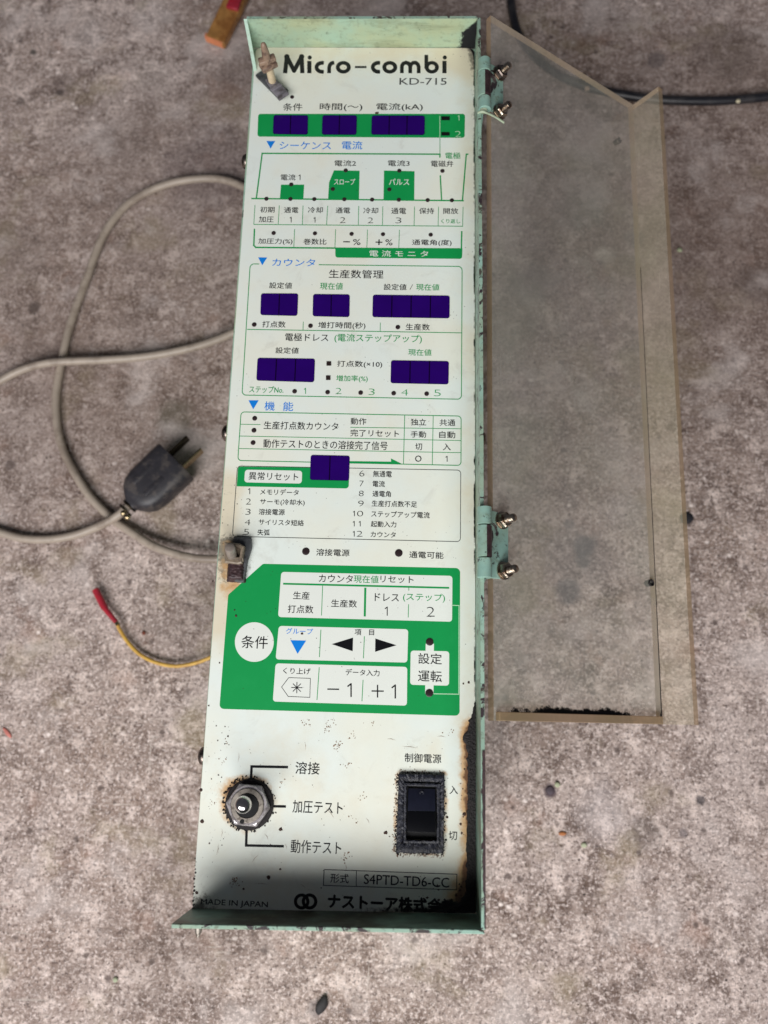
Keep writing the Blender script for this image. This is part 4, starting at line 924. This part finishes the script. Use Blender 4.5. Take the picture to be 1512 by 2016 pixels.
# plug body: lofted rounded sections
secs=[(0.0,.0036,.0034),(.05,.0042,.0038),(.10,.0072,.0056),(.16,.0100,.0068),(.26,.0124,.0078),(.42,.0134,.0084),(.80,.0136,.0087),(.97,.0136,.0087),(1.0,.0132,.0083)]
P0=pe+ax*.06; vs=[];sg=28
for t,wx,wz in secs:
    o_=P0+(pf-P0)*t
    for k_ in range(sg):
        a_=2*math.pi*k_/sg; ca,sa=math.cos(a_),math.sin(a_); e=.55
        vs.append(o_+side*wx*math.copysign(abs(ca)**e,ca)+Vector((0,0,1))*wz*math.copysign(abs(sa)**e,sa))
fs=[(i*sg+k_,i*sg+(k_+1)%sg,(i+1)*sg+(k_+1)%sg,(i+1)*sg+k_) for i in range(len(secs)-1) for k_ in range(sg)]+[tuple(reversed(range(sg))),tuple(range((len(secs)-1)*sg,len(secs)*sg))]
mb=MB(); mb.add(vs,fs,MAT_PLUG); pbd=mb.build('plug_body',pc,50)
for off_,t0,t1 in ((-.0048,.30,.68),(.0048,.30,.68)):
    mb=MB(); o_=P0+(pf-P0)*t0+side*off_; o2=P0+(pf-P0)*t1+side*off_; w_=side*.0018
    top=.0072; up_=Vector((0,0,1))
    bevel_prism(mb,[p+up_*(top-.002) for p in (o_-w_,o2-w_,o2+w_,o_+w_)],[p+up_*(top+.0016) for p in (o_-w_*.8,o2-w_*.8,o2+w_*.8,o_+w_*.8)],MAT_PLUG,.0005); mb.build('grip_rib',pbd,40)
for off_,m_,ln in ((.0056,MAT_DPRONG,.0150),(-.0056,MAT_BRASS,.0155)):
    mb=MB(); o_=pf+side*off_-dvec*.001; a_=side*.0007; up_=Vector((0,0,.0030)); e_=o_+dvec*ln
    bevel_prism(mb,[o_-a_-up_,e_-a_-up_,e_+a_-up_,o_+a_-up_],[o_-a_+up_,e_-a_+up_,e_+a_+up_,o_+a_+up_],m_,.0003,1); mb.build('prong',pc)
mb=MB(); q0=at(232,1004,.014);q1=at(252,1019,.013)
for k_ in (-1,1):
    c_=pe+ax*.03+dvec*.0015*k_; tube(mb,[c_+(side*math.cos(t)*.0042+Vector((0,0,1))*math.sin(t)*.0042) for t in np.linspace(-.6,3.75,16)],.00055,MAT_DPRONG,8)
mb.build('cord_clamp',pc,60)
for px,py in ((251,1018),(243,1010)):
    mb=MB(); lathe(mb,at(px,py,.0115),(.2,-.4,1),[(.0016,0),(.0017,.0009),(.0010,.0014),(0,.0015)],MAT_BRASS,14); mb.build('clamp_screw',pc,50)
# black cable
mb=MB(); P=cable_path([(990,-90,.003),(1003,-20,.0029),(1010,30,.0029),(1022,70,.0029),(1050,108,.0029),(1085,138,.0029),(1125,160,.0029),(1170,175,.0029),(1225,187,.0029),(1290,196,.0029),(1360,199,.0029),(1430,198,.0029),(1512,191,.0029),(1600,180,.0029)],10)
tube(mb,P,.0027,MAT_BCABLE,14); tag(recenter(mb.build('black_cable',None,180)),'black round cable running from the top edge behind the clear cover to the right edge','cable')
# yellow wire with red sleeve
yw=empty('yellow_wire',at(230,1230,0)); tag(yw,'thin yellow wire with a red terminal sleeve on its end, coming from under the unit','wire')
mb=MB(); P=cable_path([(227,1222,.0045),(236,1240,.0035),(250,1262,.003),(270,1284,.003),(296,1300,.0032),(325,1309,.0035),(352,1311,.004),(385,1305,.005),(420,1292,.007),(480,1265,.012)],8)
tube(mb,P,.00105,MAT_YEL,12); mb.build('wire',yw,180)
mb=MB(); a_=at(188,1161,.0045); b_=at(206,1197,.0045); c_=at(229,1225,.0045)
tube(mb,[a_,a_.lerp(b_,.5),b_],.0020,MAT_RED,16); tube(mb,[b_+Vector((0,0,-.0001)),b_.lerp(c_,.3),b_.lerp(c_,.8),c_],lambda t:.0016 if t<.5 else .0013,MAT_RED,16); mb.build('terminal_sleeve',yw,50)
mb=MB(); tube(mb,[c_,at(233,1231,.0045)],.0012,MAT_BRASS,12); mb.build('crimp_barrel',yw,50)
# amber brown block at the top edge
wb=empty('brown_block',at(455,20,0)); tag(wb,'glossy amber brown bar with pale end and red cap at the top edge','bar')
mb=MB(); z0_=.0005; z1_=.007
q=[(404,70),(440,84),(500,-38),(462,-52)]; w=[at(x,y,z1_) for x,y in q]; w0=[Vector((p.x,p.y,z0_)) for p in w]
bevel_prism(mb,w0,w,MAT_AMBER,.0012,3); mb.build('bar_body',wb,60)
mb=MB(); w=[at(404.5,71.5,z1_-.002),at(438.5,85,z1_-.002)]; w=[w[0]+Vector((0,.0002,0)),w[1]+Vector((0,.0002,0))]; d_=Vector((-.15,-.6,0)).normalized()*.0012
prism(mb,[Vector((p.x,p.y,z0_+.001)) for p in (w[0]+d_,w[1]+d_,w[1]-d_,w[0]-d_)],[Vector((p.x,p.y,z1_-.0004)) for p in (w[0]+d_,w[1]+d_,w[1]-d_,w[0]-d_)],MAT_AMBERL); mb.build('pale_end',wb)
mb=MB(); q=[(444,12),(468,18),(476,-6),(454,-12)]; w=[at(x,y,z1_+.002) for x,y in q]; bevel_prism(mb,[Vector((p.x,p.y,z1_-.0005)) for p in w],w,MAT_RED,.0006,2); mb.build('red_cap',wb,60)
# crumbs and pebbles lying on the concrete
def pebble(px,py,r_,col,label,name='pebble',cat='pebble',squash=.6,z=0.,st=(1,1),rot=0.):
    m_=simple(name+'_'+str(px),col,.7,0,.3,400); b=bmesh.new(); bmesh.ops.create_icosphere(b,subdivisions=2,radius=1)
    for v in b.verts: v.co=v.co*(1+random.uniform(-.16,.16)); v.co.x*=st[0]; v.co.y*=st[1]; v.co.z*=squash
    p=at(px,py,z+r_*squash*.7); mx=Matrix.Translation(p)@Matrix.Rotation(rot,4,'Z')@Matrix.Scale(r_,4); mb=MB(); mb.bm(b,m_,mx); o=recenter(mb.build(name,None,180)); tag(o,label,cat); return o
pebble(1453,199,.0014,(232,222,190),'tiny cream pebble resting on the black cable near the right edge',z=.0052)
pebble(1156,174,.0017,(196,170,150),'tiny pinkish crumb on the black cable, seen through the clear cover','crumb','crumb',z=.0052)
pebble(1338,492,.0015,(186,194,158),'pale green crumb on the concrete right of the clear cover near the middle height','crumb','crumb')
pebble(1352,1020,.0032,(38,38,44),'black lump of dirt on the concrete just right of the clear cover','dirt_lump','lump',.25,0,(1.25,.9),.5)
pebble(633,1978,.0032,(52,50,50),'dark grey metal scrap lying near the bottom edge','metal_scrap','scrap',.5,0,(.8,1.45),-.5)
pebble(1097,1545,.0015,(196,202,168),'pale green crumb beside the dark blot below the cover','crumb','crumb')
pebble(1083,1556,.0022,(84,72,80),'dark purple grey stone beside a pale green crumb below the cover','stone','stone',.22)
pebble(1150,1664,.0014,(194,200,168),'pale green crumb on open concrete to the right of the rocker switch','crumb','crumb')
pebble(1107,1641,.0013,(190,120,70),'orange rust flake on open concrete below the cover','rust_flake','flake',.4,0,(1.6,.8))
pebble(227,1929,.0013,(192,200,168),'pale green crumb on the concrete at lower left','crumb','crumb')
pebble(14,1442,.0018,(214,130,118),'pink red plastic sliver near the left edge','plastic_sliver','sliver',.3,0,(1.9,.6),-.8)
pebble(283,1246,.0011,(120,60,40),'small red brown chip inside the bow of the yellow wire','chip','chip')
# fine grit: countless grains
mb=MB(); 
ms_=[simple('grit_dark',(78,68,64),.8),simple('grit_light',(206,196,190),.8),simple('grit_tan',(150,134,122),.8)]
for _ in range(2600):
    x=random.uniform(-.30,.26); y=random.uniform(-.20,.50); r_=.0002+.00055*random.random()**3; m_=random.choice(ms_); n=5; ph=random.random()*6
    vs=[(x+r_*math.cos(ph+k_*1.2566),y+r_*math.sin(ph+k_*1.2566)*.8,0) for k_ in range(n)]+[(x,y,r_*.8)]
    mb.add(vs,[(k_,(k_+1)%n,n) for k_ in range(n)],m_)
tag(mb.build('grit'),kind='stuff')
